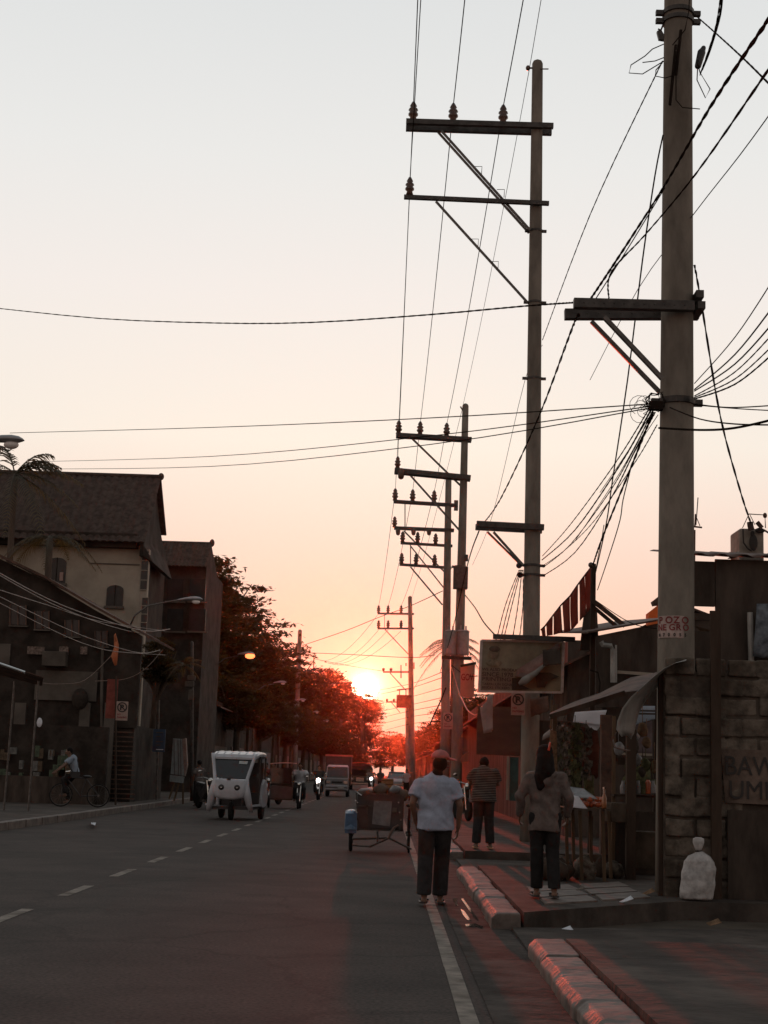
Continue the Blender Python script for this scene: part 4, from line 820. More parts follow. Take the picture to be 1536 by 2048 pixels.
for ya, yb in ((1102, 1180), (1195, 1262)):
    a = P(285, ya, YH-.02); b = P(293, yb, YH-.02)
    w_ = MB().span((a.x, YH-.04, b.z), (b.x, YH-.01, a.z)).build('window', winm, hs)
    for k in range(5): z = b.z+(a.z-b.z)*k/4; MB().bar((a.x, YH-.06, z), (b.x, YH-.06, z), .02, .03).build('grille_bar', creamh, w_)
def archwin(px0, px1, pyt, pyb, Y, parent):
    a = P(px0, pyb, Y); b = P(px1, pyt, Y); w_ = (b.x-a.x)/2; cx = (a.x+b.x)/2; zs = b.z-w_*.55
    pts = [(cx-w_, Y, a.z), (cx+w_, Y, a.z)]+[(cx+w_*math.cos(t), Y, zs+w_*.55*math.sin(t)) for t in (math.pi*k/12 for k in range(13))]
    f = MB().poly(pts, (0, -.04, 0)).build('window', winm, parent)
    MB().box((cx, Y-.08, a.z-.05), (w_*2.4, .12, .1)).build('sill', band_, f)
    MB().bar((cx, Y-.06, a.z), (cx, Y-.06, b.z), .03, .04).build('mullion', facade, f)
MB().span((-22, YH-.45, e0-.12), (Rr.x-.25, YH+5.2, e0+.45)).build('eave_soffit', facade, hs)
archwin(212, 248, 1171, 1212, YH, hs); archwin(93, 134, 1116, 1166, YH, hs)
MB().box(P(123, 1153, YH-.1), (.14, .06, .34)).build('hanging_shirt', mat('pink cloth', (.4, .28, .25), .9, .1, 5, .1), hs)
MB().box(P(230, 1128, YH-.02), (2.0, .05, .04)).build('string_course', band_, hs)
# second house behind
h2 = thing('dark_house', (-10.5, 75, 0), 'lower dark house with a tiled ridge, right behind the big cream house', 'house')
a = P(320, 1085, 76); b = P(424, 1088, 76)
tiled_roof('roof', a, b, V((0, -2, P(424, 1135, 74).z-b.z)), tile, h2, 6, 14)
MB().tube([a, b], .1, 8).ell(b+V((0, 0, .05)), (.13, .13, .2)).build('ridge_tiles', tile, h2, smooth=True)
MB().span((-16, 74.4, 0), (b.x-.02, 82, b.z-1.3)).build('wall', facade, h2)
MB().poly([(b.x-.02, 76, b.z-.06), (b.x-.02, 74.2, b.z-1.35), (b.x-.02, 80, b.z-1.6)], (-.1, 0, 0)).build('gable', facade, h2)
for px, py in ((350, 1180), (395, 1180), (350, 1240), (395, 1240)):
    w_ = MB().box(P(px, py, 74.3), (.8, .06, 1.1)).build('window', winm, h2)
    MB().box(P(px, py+24, 74.2), (1.0, .15, .08)).build('sill', band_, w_)
# low shop building in front of the cream house
ls = thing('low_shophouse', (-12.5, 51, 0), 'low dark shophouse whose long roof edge slopes down in front of the cream house', 'building')
YL = 51.0
ge = [P(-60, 1085, YL), P(0, 1118, YL), P(95, 1163, YL), P(190, 1220, YL), P(284, 1272, YL)]
gz = V((ge[-1].x, YL, 0))
MB().poly(ge+[V((ge[-1].x, YL, 2.6)), V((ge[0].x, YL, 2.6))], (0, .2, 0)).build('gable_wall', facade, ls)
MB().sheet([[p_+V((0, -.5, .06)) for p_ in ge], [p_+V((.1, 7, .06)) for p_ in ge]], .08).build('roof', rust, ls)
MB().span(*panel(72, 1340, 192, 1403, YL-.1, .08)).build('concrete_band', band_, ls)
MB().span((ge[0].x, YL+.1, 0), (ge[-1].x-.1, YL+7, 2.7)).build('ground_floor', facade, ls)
MB().span(*panel(-30, 1286, 18, 1334, YL-.12, .08)).build('wall_panel', band_, ls)
for px, w_, la in ((72, 34, 'boards'), (128, 18, 'box'), (168, 14, 'boards')):
    MB().box(P(px, 1301, YL-.2), (w_/60., .12, .26)).build('wall_notice', mat('faded notice board', (.17, .13, .11), .9, .5, 12, .2), ls)
for k, px in enumerate((160, 30, 210)): MB().span(*panel(px, 1405, px+7, 1618, YL-.3, .14)).build('pillar', band_, ls)
MB().span(*panel(166, 1460, 203, 1618, YL-.15, .06)).build('gate', navy, ls)
for i in range(5): MB().span(*panel(168+i*8, 1462, 169+i*8, 1617, YL-.2, .03)).build('gate_bar', facade, ls)
MB().ell(P(160, 1398, YL-.3), (.28, .2, .36)).build('hanging_planter', facade, ls)
# near left awning
na = thing('zinc_awning', (-9.5, 39, 0), 'low awning on two thin posts at the left edge with a shining lip', 'awning')
rows = [[P(-40, 1312, 38), P(0, 1326, 38), P(48, 1343, 38), P(88, 1356, 38)], [P(-40, 1330, 41), P(0, 1350, 41), P(45, 1362, 41), P(84, 1372, 41)]]
MB().sheet([rows[0], [a_.lerp(b_, .5)+V((0, 0, .08)) for a_, b_ in zip(*rows)], rows[1]], .02).build('roof_sheet', rust, na)
MB().tube([P(-40, 1316, 37.95), P(4, 1329, 37.95), P(50, 1345, 37.95)], .035, 8).build('roof_lip', chrome, na)
for px in (27, 75): MB().cyl(P(px+2, 1362, 38.6), V((P(px, 1362, 38.6).x, 38.6, .1)), .025, n=8).build('post', steel, na)
MB().ell(P(79, 1445, 38.2), (.07, .05, .12)).build('lamp', whitec, na)
# counters, shutters and goods under the left shops: low relief
q = random.Random(77)
gm = [mat('dull green packet', (.05, .075, .04), .6, .4, 9, .1), mat('grey packet', (.12, .12, .11), .6, .4, 9, .1), mat('brown carton', (.11, .08, .055), .8, .3, 9, .1)]
for k in range(34):
    px = q.uniform(2, 150); py = q.uniform(1500, 1565)
    tag(MB().box(P(px, py, 46.5), (q.uniform(.1, .24), .1, q.uniform(.16, .34)), rz=q.uniform(-.3, .3)).build('packet', gm[k % 3], bevel=.01), 'small packet hanging in the dark shop front behind the cyclist', 'packet', 'packets in the left shop front')
MBs = thing('shop_counter', (-9.4, 46.2, .15), 'dark shop counter with racks behind the cyclist on the left', 'counter')
MB().span((-12.5, 46.7, .15), (-8.6, 46.9, 2.5)).build('rack', facade, MBs); MB().span((-12.5, 46.2, .15), (-8.9, 46.6, .95)).build('counter', dark, MBs)
# street lamps
galvl = mat('lamp housing grey', (.30, .31, .32), .45, .15, 5, .05, metal=.3)
def street_lamp(Y, lit, label, hx=-7.35, px_=-9.5, z=7.75, detail=True, tilt=.12):
    t = thing('street_lamp', (px_, Y, .1), label, 'street lamp', 'street lamps down the left side')
    MB().tube([(px_, Y, .1), (px_, Y, z-1.0)], [.09, .06], 10).build('post', mat('brown painted post', (.09, .06, .045), .6, .3, 4, .2), t, smooth=True)
    MB().tube([(px_, Y, z-1.0), (px_+.15, Y, z-.6), (px_+.6, Y, z-.25), (px_+1.3, Y, z-.08), (hx-.45, Y, z)], .032, 8).build('arm', steel, t, smooth=True)
    hd = []
    for i, (u_, wx, wz) in enumerate(((-.48, .03, .03), (-.40, .05, .05), (-.25, .07, .06), (0, .12, .085), (.2, .14, .09), (.34, .12, .075), (.42, .07, .04), (.45, .02, .015))):
        c_ = V((hx+u_, Y, z+.10*math.sin((u_+.45)*2.6)*.7)); hd.append([c_+V((0, wx*math.cos(a_), wz*math.sin(a_)+(.02 if math.sin(a_) < 0 else 0))) for a_ in (2*math.pi*k/14 for k in range(14))])
    h_ = MB().loft(hd).build('lamp_head', galvl, t, smooth=True)
    lm = glow('lit sodium lamp', (1.0, .20, .06), 3.0) if lit == 2 else mat('lamp bowl', (.75, .72, .68), .2, .1, 4, 0)
    k_ = 1.8 if lit == 2 else 1; MB().ell((hx+.2, Y, z-.04*k_), (.15*k_, .09*k_, .085*k_)).build('lamp_bowl', lm, h_, smooth=True); return t
for i, (Y, la) in enumerate(((28.6, 'nearest street lamp head reaching in from the top of the left edge'), (54.5, 'grey street lamp head in front of the second dark house'), (81, 'lit street lamp glowing orange against the dark trees'), (107, 'small unlit street lamp just right of and beyond the lit one'),
    (133, 'fifth street lamp from the left edge, tiny against the trees'), (160, 'sixth street lamp from the left edge, tiny against the trees'), (187, 'farthest street lamp, a tiny pale streak in the tree shade'))):
    street_lamp(Y, 2 if i == 2 else 0, la, hx=(-7.72 if i == 0 else -7.35 if i == 1 else -7.75), z=(7.5 if i == 0 else 7.35 if i == 1 else 7.42))
# torn flag with its orange sun glint put into the colour, and red banner
tag(MB().sheet([[P(228, 1270, 47), P(231, 1266, 47)], [P(228, 1295, 47), P(238, 1290, 46.9)], [P(222, 1312, 47), P(236, 1310, 46.9)], [P(229, 1332, 47), P(234, 1330, 47)]], .01, .05).build('torn_flag', mat('sun glint rag', (.55, .24, .12), .7, .3, 6, .2, trans=.5, tcol=(.8, .35, .2)), smooth=True), 'torn flag with an orange sun glint painted in, left of the pale pier', 'flag')
rb = thing('red_banner', P(222, 1400, 47), 'narrow vertical red banner left of the no parking sign', 'banner')
MB().span(*panel(215, 1358, 232, 1437, 47, .03)).build('banner_cloth', mat('dull red cloth', (.22, .065, .05), .8, .2, 5, .2), rb); MB().bar(P(232, 1352, 46.9), P(231, 1618, 46.9), .05, .05).build('banner_pole', dwood, rb)
bx = thing('white_board', P(269, 1431, 52), 'small pale notice board hung on the pier past the no parking sign', 'board')
MB().poly([P(264, 1414, 52), P(278, 1416, 52), P(275, 1447, 52), P(261, 1446, 52)], (0, .04, 0)).build('panel', mat('pale notice', (.27, .25, .20), .8, .35, 14, .1), bx)
sp_ = thing('blue_sign', P(318, 1500, 55), 'narrow blue sign with pale lines on a post left of the grey cabinet', 'sign')
MB().span(*panel(307, 1458, 329, 1504, 55, .04)).build('panel', mat('deep blue sign paint', (.03, .06, .11), .5, .2, 4, .05), sp_)
for k, y in enumerate((1464, 1472, 1482, 1489, 1498)): MB().span(*panel(312, y, 326-(k % 2)*5, y+2.2, 54.96, .02)).build('printed_line', band_ if k < 4 else whitec, sp_)
MB().bar(P(318, 1400, 55.1), V((P(318, 1500, 55.1).x, 55.1, .1)), .06, .06).build('post', steel, sp_)
cb = thing('grey_cabinet', P(355, 1610, 53), 'tall pale grey electrical cabinet on splayed timber legs left of the white three wheeler', 'cabinet')
cbm = mat('pale grey cabinet paint', (.17, .19, .19), .6, .2, 3, .1, dirt=.3)
MB().poly([P(346, 1477, 53), P(364, 1478, 53), P(369, 1552, 53), P(341, 1548, 53)], (0, .4, 0)).build('cabinet_body', cbm, cb, bevel=.01); MB().poly([P(364, 1478, 52.98), P(371, 1476, 52.98), P(374, 1530, 52.98), P(369, 1552, 52.98)], (0, .35, 0)).build('cabinet_side', mat('rusted cabinet side', (.16, .10, .08), .7, .3, 5, .2), cb)
MB().poly([P(340, 1550, 53), P(366, 1553, 53), P(364, 1566, 53), P(339, 1563, 53)], (0, .4, 0)).build('cabinet_foot', cbm, cb)
for u_ in (348, 356, 361): MB().bar(P(u_, 1478, 52.96), P(u_+1, 1550, 52.96), .02, .02).build('rib', dsteel, cb)
for a_, b_ in (((349, 1566), (338, 1598)), ((358, 1566), (348, 1602)), ((366, 1566), (366, 1608))): MB().bar(P(*a_, 53.1), P(*b_, 53.1), .06, .06).build('leg', wood, cb)
# left pale pole with junk
pj = pole('service_post', V((P(386, 1560, 58).x, 58, .1)), P(384, 1285, 58), .07, .06, 'thin post crowded with meter boxes behind the grey cabinet', cat='post', pm=dsteel)
for a_ in ((383, 1356, .3, .2), (379, 1368, .35, .22), (382, 1390, .2, .4)): MB().box(P(a_[0], a_[1], 57.9), (a_[2], .15, a_[3])).build('meter_box', band_, pj, bevel=.02)
# row of dark buildings under the trees, and pavements of the far street
q = random.Random(12)
for k in range(9):
    y0 = 84+k*24; hgt = q.uniform(4.2, 6.2)
    t = thing('shophouse', (-13, y0, 0), ('nearest', 'second', 'third', 'fourth', 'fifth', 'sixth', 'seventh', 'eighth', 'farthest')[k]+' of the dark shophouses under the roadside trees on the left', 'building', 'shophouses under the trees')
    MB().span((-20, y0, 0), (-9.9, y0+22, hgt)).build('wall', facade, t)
    MB().sheet([[(-9.3, y0-.2, hgt-.5), (-9.3, y0+22, hgt-.5)], [(-14, y0-.2, hgt+1.2), (-14, y0+22, hgt+1.2)], [(-20.2, y0-.2, hgt-.3), (-20.2, y0+22, hgt-.3)]], .06).build('roof', rust, t)
    MB().span((-9.89, y0+2, 0.1), (-9.82, y0+9, 2.6)).build('shutter', band_, t); MB().span((-9.89, y0+12, 0.1), (-9.82, y0+20, 2.7)).build('shutter', navy if k % 2 else rust, t)
    MB().span((-11.8, y0-.06, 0.1), (-10.4, y0-.003, 2.3)).build('side_door', band_ if k % 2 else creamh, t)
for k in range(7):
    y0 = 80+k*30; hgt = q.uniform(3.6, 5.2)
    t = thing('shophouse', (9, y0, 0), ('nearest', 'second', 'third', 'fourth', 'fifth', 'sixth', 'farthest')[k]+' of the dark buildings on the right past the poles', 'building', 'buildings on the right past the poles')
    MB().span((5.2, y0, 0), (14, y0+28, hgt)).build('wall', facade, t)
    MB().sheet([[(4.6, y0-.2, hgt-.3), (4.6, y0+28, hgt-.3)], [(9, y0-.2, hgt+1.0), (9, y0+28, hgt+1.0)], [(14.2, y0-.2, hgt-.2), (14.2, y0+28, hgt-.2)]], .06).build('roof', rust, t)
    MB().span((5.12, y0+3, .1), (5.19, y0+10, 2.6)).build('shutter', band_, t)
# litter by the left kerb
tag(MB().cloth(G(183, 1644, .02), G(192, 1646, .02), G(190, 1652, .12), G(182, 1648, .1), 4, 4, wob=.06).build('litter', whitec, smooth=True), 'scrap of white litter by the left kerb', 'litter')
# worn detail on the left fronts
for k, (a_, b_, c_, d_) in enumerate(((20, 1210, 52, 1250), (70, 1222, 98, 1258), (130, 1240, 158, 1272), (190, 1262, 214, 1292))):
    w_ = MB().span(*panel(a_, b_, c_, d_, YL-.06, .05)).build('window', winm, ls)
    MB().span(*panel(a_-3, d_, c_+3, d_+4, YL-.16, .15)).build('sill', band_, w_)
    for i in range(3): u_ = a_+(c_-a_)*i/2; MB().bar(P(u_, b_, YL-.1), P(u_, d_, YL-.1), .04, .04).build('mullion', rust, w_)
MB().box(P(110, 1318, YL-.3), (.8, .4, .5)).build('air_conditioner', band_, ls, bevel=.02)
MB().tube([P(205, 1290, YL-.15), P(203, 1400, YL-.15), P(206, 1610, YL-.15)], .05, 8).build('drain_pipe', band_, ls)
mb = MB(); 
for i in range(16): mb.span(*panel(212, 1462+i*9.5, 268, 1466+i*9.5, YL-.12, .05))
mb.build('roller_shutter', rust, ls)
# ------------------------------------------------------------------ trees
leafm = mat('broad leaf', (0.026, 0.024, 0.015), 0.85, 0.45, 6, 0, trans=0.15, tcol=(0.40, 0.20, 0.04))
palmm = mat('palm frond', (0.04, 0.042, 0.024), 0.7, 0.4, 8, 0, trans=0.25, tcol=(0.4, 0.2, 0.05))
bark = mat('tree bark', (0.09, 0.065, 0.05), 0.95, 0.35, 2, 0.7, stretch=(1, 1, .25))
def crown_mesh(seed, nclump=165, nleaf=80, ls=.046):
    q = random.Random(seed); vs = []; fs = []
    for c_ in range(nclump):
        u = V((q.gauss(0, 1), q.gauss(0, 1), q.gauss(0, 1))).normalized()*(q.random()**.38)
        u *= 0.78+.34*noise.noise(u*2.1+V((seed, 0, 0)))
        if u.z < -.55: u.z *= .6
        sx, sz = q.uniform(.10, .22), q.uniform(.03, .075); tw = q.uniform(0, 6.28); out = V((u.x, u.y, 0))*.25
        for k in range(nleaf):
            g = V((q.gauss(0, sx), q.gauss(0, sx), q.gauss(0, sz)))
            p = u+g*.62+out*abs(g.x); s_ = ls*q.uniform(.6, 1.25)
            a = V((q.gauss(0, 1), q.gauss(0, 1), q.gauss(0, .5))).normalized(); b = a.cross(V((q.gauss(0, .5), q.gauss(0, .5), 1))).normalized()
            o = len(vs); vs += [p-a*s_, p-a*s_*.2+b*s_*.42, p+a*s_, p-a*s_*.1-b*s_*.42]; fs.append((o, o+1, o+2, o+3))
    me = bpy.data.meshes.new('crown'); me.from_pydata(vs, [], fs); me.materials.append(leafm); return me
CM = [crown_mesh(s_) for s_ in (3, 8, 14, 25)]
def tree(x, y, r, top, label, k=0, rz=0.0, squash=0.8, group='roadside trees on the left', name='tree', ry=None):
    t = thing(name, (x, y, 0), label, 'tree', group, rz)
    rzv = r*squash; cz = top-rzv
    q = random.Random(int(x*7+y)); zb = cz-rzv*.35
    mb = MB(); w_ = .05*r+.08
    mb.tube([(x, y, 0), (x+q.uniform(-.2, .2), y, zb*.5), (x, y, zb), (x+q.uniform(-.4, .4), y, cz+rzv*.5)], [w_*1.5, w_, w_*.8, w_*.2], 10)
    for i in range(9):
        a_ = i*2.4; e_ = V((x+r*.72*math.cos(a_), y+r*.72*math.sin(a_), cz+rzv*q.uniform(-.2, .6))); s_ = V((x, y, zb*q.uniform(.75, 1.05)))
        mb.tube([s_, s_.lerp(e_, .5)+V((0, 0, -.12*r)), e_], [w_*.5, w_*.3, w_*.08], 6)
    mb.build('trunk', bark, t)
    c_ = bpy.data.objects.new('crown', CM[k % 4]); C.objects.link(c_); c_.parent = t; c_.location = (0, 0, cz); c_.scale = (r, ry or r, rzv); c_.rotation_euler = (0, 0, k*1.3); return t
NL = ('nearest', 'second', 'third', 'fourth', 'fifth', 'sixth', 'seventh', 'eighth', 'ninth', 'tenth', 'eleventh')
TL = [(-12.2, 86, 4.2, 14.2, 0), (-13.0, 97, 5.5, 15.8, 1), (-14.0, 122, 6.1, 16.2, 2), (-14.2, 148, 6.5, 16.6, 3), (-13.6, 176, 7.0, 17.0, 1), (-12.2, 205, 7.0, 17.2, 0), (-10.4, 240, 6.6, 18.0, 2), (-8.6, 275, 5.4, 19.0, 3), (-5.4, 310, 4.9, 17.6, 1), (-10.0, 350, 6.4, 16.6, 0)]
SQ = {8: .55, 7: .7}
for i, (x, y, r, tp_, k) in enumerate(TL):
    tree(x, y, r, tp_, '%s of the dark leafy trees lining the left side of the road' % NL[i], k, rz=i*.9, squash=SQ.get(i, .8))
    if i < 9: tree(x-(3.5 if i < 8 else -.6), y+9, r*.95, tp_*(.86 if i < 8 else .985), '%s of the trees set back behind the left roadside row' % NL[i], k+1, rz=i*2.1, group='trees set back on the left')  # ninth one is added to block the low sun from the road
for i, (x, y, r, tp_) in enumerate(((-9.2, 92, 2.6, 7.5), (-9.8, 116, 3.2, 8.5), (-9.2, 138, 3.0, 8), (-9.0, 165, 3.4, 8.6), (-8.4, 195, 3.4, 8.4), (-8.0, 228, 3.6, 8.6), (-7.8, 262, 3.8, 8.6), (-7.0, 300, 4.0, 8.8))):
    tree(x, y, r, tp_, '%s of the small low trees under the tall left row' % NL[i], i, rz=i, group='low trees on the left', squash=.95)
for i in range(9):
    tree(-28+i*7.4, 425+7*(i % 3), 6.0, (15, 16, 16.5, 16.8, 14.2, 12.6, 12.9, 13.5, 14)[i], '%s from the left of the trees closing the far end of the road' % NL[i], i, rz=i, group='trees at the far end of the road', squash=.9)
    tree(-30+i*7.1, 405+5*(i % 2), 5.2, 10.2+(i % 3)*.5, '%s from the left of the low bushy trees filling the end of the road' % NL[i], i+1, rz=i*1.1, group='low trees at the far end of the road', squash=1.0)
for i, (x, y, r, tp_) in enumerate(((7.6, 120, 2.8, 8.2), (8.6, 150, 3.6, 10.2), (8.8, 185, 4.2, 11), (9.0, 225, 4.6, 11.2), (9.5, 270, 5, 11.5), (9.5, 320, 5.6, 12.2))):
    tree(x, y, r, tp_, '%s of the sparse trees on the right behind the far poles' % NL[i], i+2, rz=i*1.7, group='trees on the right')
def frond(c_, az, el_, L, droop, q, mb, mr, n_=26, w_=.42):
    d = V((math.cos(az)*math.cos(el_), math.sin(az)*math.cos(el_), math.sin(el_))); pts = []
    for i in range(10):
        s_ = i/9; pts.append(V(c_)+d*L*s_+V((0, 0, -droop*L*s_*s_)))
    mr.tube(pts, [.03*(1-i/11) for i in range(10)], 5)
    for i in range(n_*2):
        s_ = .12+.88*(i//2)/n_; f = s_*9; j = min(int(f), 8); p = pts[j].lerp(pts[j+1], f-j); T = (pts[j+1]-pts[j]).normalized()
        side = T.cross(V((0, 0, 1))).normalized()*(1 if i % 2 else -1)
        l_ = w_*L*.62*math.sin(math.pi*min(1, .18+.75*s_))*q.uniform(.8, 1.15)
        e_ = p+(side*.72+T*.62+V((0, 0, -.45+q.uniform(-.15, .15)))).normalized()*l_; m_ = p.lerp(e_, .5)+V((0, 0, .03*L)); b_ = T*.011*L
        mb.add([p-b_, p+b_, m_+b_*.8, m_-b_*.8, e_], [(0, 1, 2, 3), (3, 2, 4)])
def palm(x, y, z, L, n_, label, seed=1, droop=.75, trunk=True, azs=None, name='palm_tree', loc=None):
    q = random.Random(seed); t = thing(name, (x, y, 0), label, 'palm tree' if trunk else 'plant')
    if trunk: MB().tube([(x+.3, y+.2, 0), (x+.1, y, z*.5), (x, y, z)], [.2, .13, .12], 10).build('trunk', bark, t, smooth=True)
    for i in range(n_):
        az, el_ = (azs[i] if azs else (i*2.399+q.uniform(-.2, .2), q.uniform(-.1, 1.15)))
        mb, mr = MB(), MB(); frond((x, y, z), az, el_, L*q.uniform(.85, 1.1), droop*q.uniform(.7, 1.1), q, mb, mr)
        f_ = mb.build('frond', palmm, t); mr.build('midrib', palmm, f_)
    return t
pc = P(30, 948, 57)
palm(pc.x, 57, pc.z, 2.9, 12, 'coconut palm in front of the big tiled house at the left edge', 4, azs=[(.1, 1.0), (.3, .8), (-.2, .65), (0, .5), (.2, .9), (2.6, 1.2), (2.9, .7), (-.2, .1), (.3, -.3), (-.9, -.2), (3.3, .2), (-1.4, -.3)])
pc = P(100, 1075, 54)
palm(pc.x, 54, pc.z, 2.0, 9, 'smaller palm drooping over the wall below the tiled roof', 6, azs=[(.1, .35), (-.4, .25), (.4, .1), (3.0, .3), (2.5, .1), (-2.6, .3), (-1.4, .2), (1.4, .4), (3.5, .15)], droop=.9)
pc = P(905, 1300, 101)
palm(pc.x, 101, pc.z+.3, 2.5, 14, 'fan of palm fronds showing on both sides of the boxed pole', 9, droop=.8, azs=[(0, .3), (.2, 0), (-.3, .5), (3.14, .3), (2.9, 0), (3.4, .5), (.1, .8), (3.0, .8), (-1.5, .4), (1.5, .4), (.2, -.3), (3.0, -.35), (-.5, .1), (3.6, .1)])
pc = P(366, 1330, 56)
palm(pc.x, 56, pc.z, .9, 10, 'small spiky plant on top of a wall behind the grey cabinet', 12, droop=.6, trunk=False, name='spiky_plant')
tree(P(318, 1300, 59).x, 59, 1.0, P(318, 1262, 59).z, 'small leafy tree right of the pale pier', 2, group=None, squash=1.3)
# ------------------------------------------------------------------ vehicles (built at the origin, facing -Y, then placed)
wbody = mat('white painted body', (.42, .43, .46), .4, .12, 3, .05, dirt=.35, coat=.3)
greyb = mat('dull silver body', (.22, .22, .22), .45, .12, 3, .05, coat=.2)
darkb = mat('dark vehicle paint', (.035, .03, .03), .5, .2, 4, .1)
redb = mat('maroon vehicle paint', (.16, .03, .025), .4, .15, 3, .05, coat=.3)
blueb = mat('blue painted mudguard', (.03, .09, .17), .35, .2, 4, .05, coat=.3)
lampw = glow('lit white headlight', (1.0, .93, .88), 14.0)
def wheel(parent, c, r, w_, spokes=0):
    c = V(c); ro = r-w_*.35; t_ = MB().tube([c+V((0, ro*math.cos(i*math.pi/14), ro*math.sin(i*math.pi/14))) for i in range(29)], w_*.35, 8).build('wheel', rubber, parent, smooth=True) if spokes else MB().lathe(c-V((w_/2, 0, 0)), [(r*.72, 0), (r*.93, 0), (r, w_*.2), (r, w_*.8), (r*.93, w_), (r*.72, w_)], 24, (1, 0, 0)).build('wheel', rubber, parent, smooth=True)
    mb = MB().lathe(c-V((w_*.3, 0, 0)), [(r*.7, 0), (r*.74, w_*.3), (r*.7, w_*.6)], 20, (1, 0, 0)) if not spokes else MB()
    if spokes:
        mb.tube([c+V((0, (r-w_*.8)*math.cos(i*math.pi/14), (r-w_*.8)*math.sin(i*math.pi/14))) for i in range(29)], .012, 6)
        for i in range(spokes): a = 2*math.pi*i/spokes; mb.bar(c, c+V((0, (r-w_*.8)*math.cos(a), (r-w_*.8)*math.sin(a))), .005, .005)
        mb.cyl(c-V((.05, 0, 0)), c+V((.05, 0, 0)), .03)
    mb.build('rim', steel, t_); return t_
def xz(pts, y): return [V((a, y, b)) for a, b in pts]
# --- white electric three wheeler
et = thing('electric_trike', (0, 0, 0), 'white rounded electric three wheeler coming along the left lane', 'three wheeler')
def rail(pts, r, nm, m, par=et, n=8): return MB().tube(pts, r, n).build(nm, m, par, smooth=True)
for s in (-1, 1):   # front pillar sweeping from roof to bumper leg
    path = [(s*.60, .10, 1.78), (s*.565, -.02, 1.66), (s*.50, -.16, 1.38), (s*.44, -.30, 1.10), (s*.43, -.42, .92), (s*.47, -.45, .68), (s*.53, -.36, .42), (s*.585, -.26, .22)]
    rs = []
    for i, (x, y, z) in enumerate(path):
        w_ = (.055, .05, .048, .05, .08, .10, .075, .05)[i]; rs.append([V((x+w_*math.cos(t)*(1 if i < 4 else 1.15), y+.07*math.sin(t), z)) for t in (2*math.pi*k/12 for k in range(12))])
    MB().loft(rs).build('front_pillar', wbody, et, smooth=True)
prof = [(-.44, 1.08), (-.40, 1.10), (.40, 1.10), (.44, 1.08), (.47, .80), (.42, .62), (.25, .555), (0, .54), (-.25, .555), (-.42, .62), (-.47, .80)]
mb = MB(); rs = []
for dy, sc_ in ((0, .96), (-.05, 1.0), (-.12, .985), (-.17, .90), (-.19, .72)): rs.append([V((x*sc_, -.34+dy-.06*(1.1-z), .82+(z-.82)*sc_)) for x, z in prof])
mb.loft(rs).build('nose_panel', wbody, et, smooth=True)
for s in (-1, 1):
    MB().lathe((s*.215, -.50, .86), [(.078, 0), (.085, .042), (.066, .05)], 18, (0, -1, 0)).build('headlight', mat('black headlight bezel', (.015, .015, .015), .25, .1, 5, 0), et, smooth=True)
    MB().ell((s*.215, -.552, .86), (.022, .01, .022)).build('headlight_glass', chrome, et, smooth=True)
MB().box((-.02, -.50, 1.085), (.09, .05, .05)).build('badge', inkm, et); MB().box((0, -.53, .655), (.24, .02, .018)).build('grille_slot', inkm, et)
wsb = [(-.40, 1.12), (.40, 1.12), (.505, 1.62), (-.505, 1.62)]
MB().poly([V((x, -.30+(z-1.12)*.62, z)) for x, z in wsb], (0, .02, 0)).build('windscreen', glassd, et)
MB().poly([V((x, -.325+(z-1.12)*.62, z)) for x, z in ((.16, 1.50), (.38, 1.50), (.40, 1.58), (.16, 1.58))], (0, .008, 0)).build('windscreen_sticker', mat('pale sticker', (.40, .45, .44), .5, .15, 8, 0), et)
rs = []
for i, y in enumerate((-.02, .06, .5, 1.1, 1.7, 1.95)):
    h_ = (1.68, 1.76, 1.83, 1.85, 1.83, 1.76)[i]; b_ = (1.62, 1.65, 1.71, 1.73, 1.71, 1.66)[i]; W = (.60, .62, .64, .64, .64, .62)[i]
    rs.append([V((x*W, y, z)) for x, z in ((-1, b_), (-1.0, h_-.05), (-.93, h_-.005), (0, h_), (.93, h_-.005), (1.0, h_-.05), (1, b_))])
MB().loft(rs).build('roof', wbody, et, smooth=False, bevel=.015)
for x in (-.5, -.3, -.1, .1, .3, .5): MB().tube([(x, .1, 1.755), (x, .5, 1.822), (x, 1.1, 1.842), (x, 1.8, 1.81)], .02, 8).build('roof_rib', wbody, et, smooth=True)
for s in (-1, 1):
    for y in (.75, 1.85): MB().bar((s*.60, y, .42), (s*.60, y, 1.75), .04, .05).build('side_pillar', dsteel, et)
    rs = []
    for y, z0, z1 in ((1.15, .35, .55), (1.3, .32, .95), (1.6, .32, 1.1), (2.0, .36, 1.05), (2.15, .45, .8)):
        rs.append([V((s*.57, y, z0)), V((s*.65, y, z0)), V((s*.66, y, (z0+z1)/2)), V((s*.63, y, z1)), V((s*.57, y, z1))])
    MB().loft(rs).build('rear_side_panel', wbody, et, smooth=False, bevel=.012)
    MB().box((s*.63, .25, .40), (.06, 1.2, .05)).build('side_sill', wbody, et)
    wheel(et, (s*.56, 1.62, .27), .27, .12)
    MB().tube([(s*.52, -.1, 1.2), (s*.68, -.18, 1.22)], .01).box((s*.72, -.19, 1.2), (.09, .03, .12)).build('side_mirror', blackp, et)
wheel(et, (0, -.05, .25), .25, .1)
MB().span((-.56, -.1, .28), (.56, 2.05, .36)).build('floor_pan', darkb, et); MB().span((-.54, 1.3, .36), (.54, 1.9, .72)).build('bench_seat', darkb, et); MB().span((-.54, 1.86, .7), (.54, 2.0, 1.55)).build('seat_back', darkb, et)
MB().span((-.2, .35, .36), (.2, .75, .68)).build('driver_seat', darkb, et)
MB().tube([(-.25, -.05, 1.0), (0, -.1, 1.03), (.25, -.05, 1.0)], .02).bar((0, -.1, 1.03), (0, -.05, .3), .05, .05).build('handlebar', blackp, et)
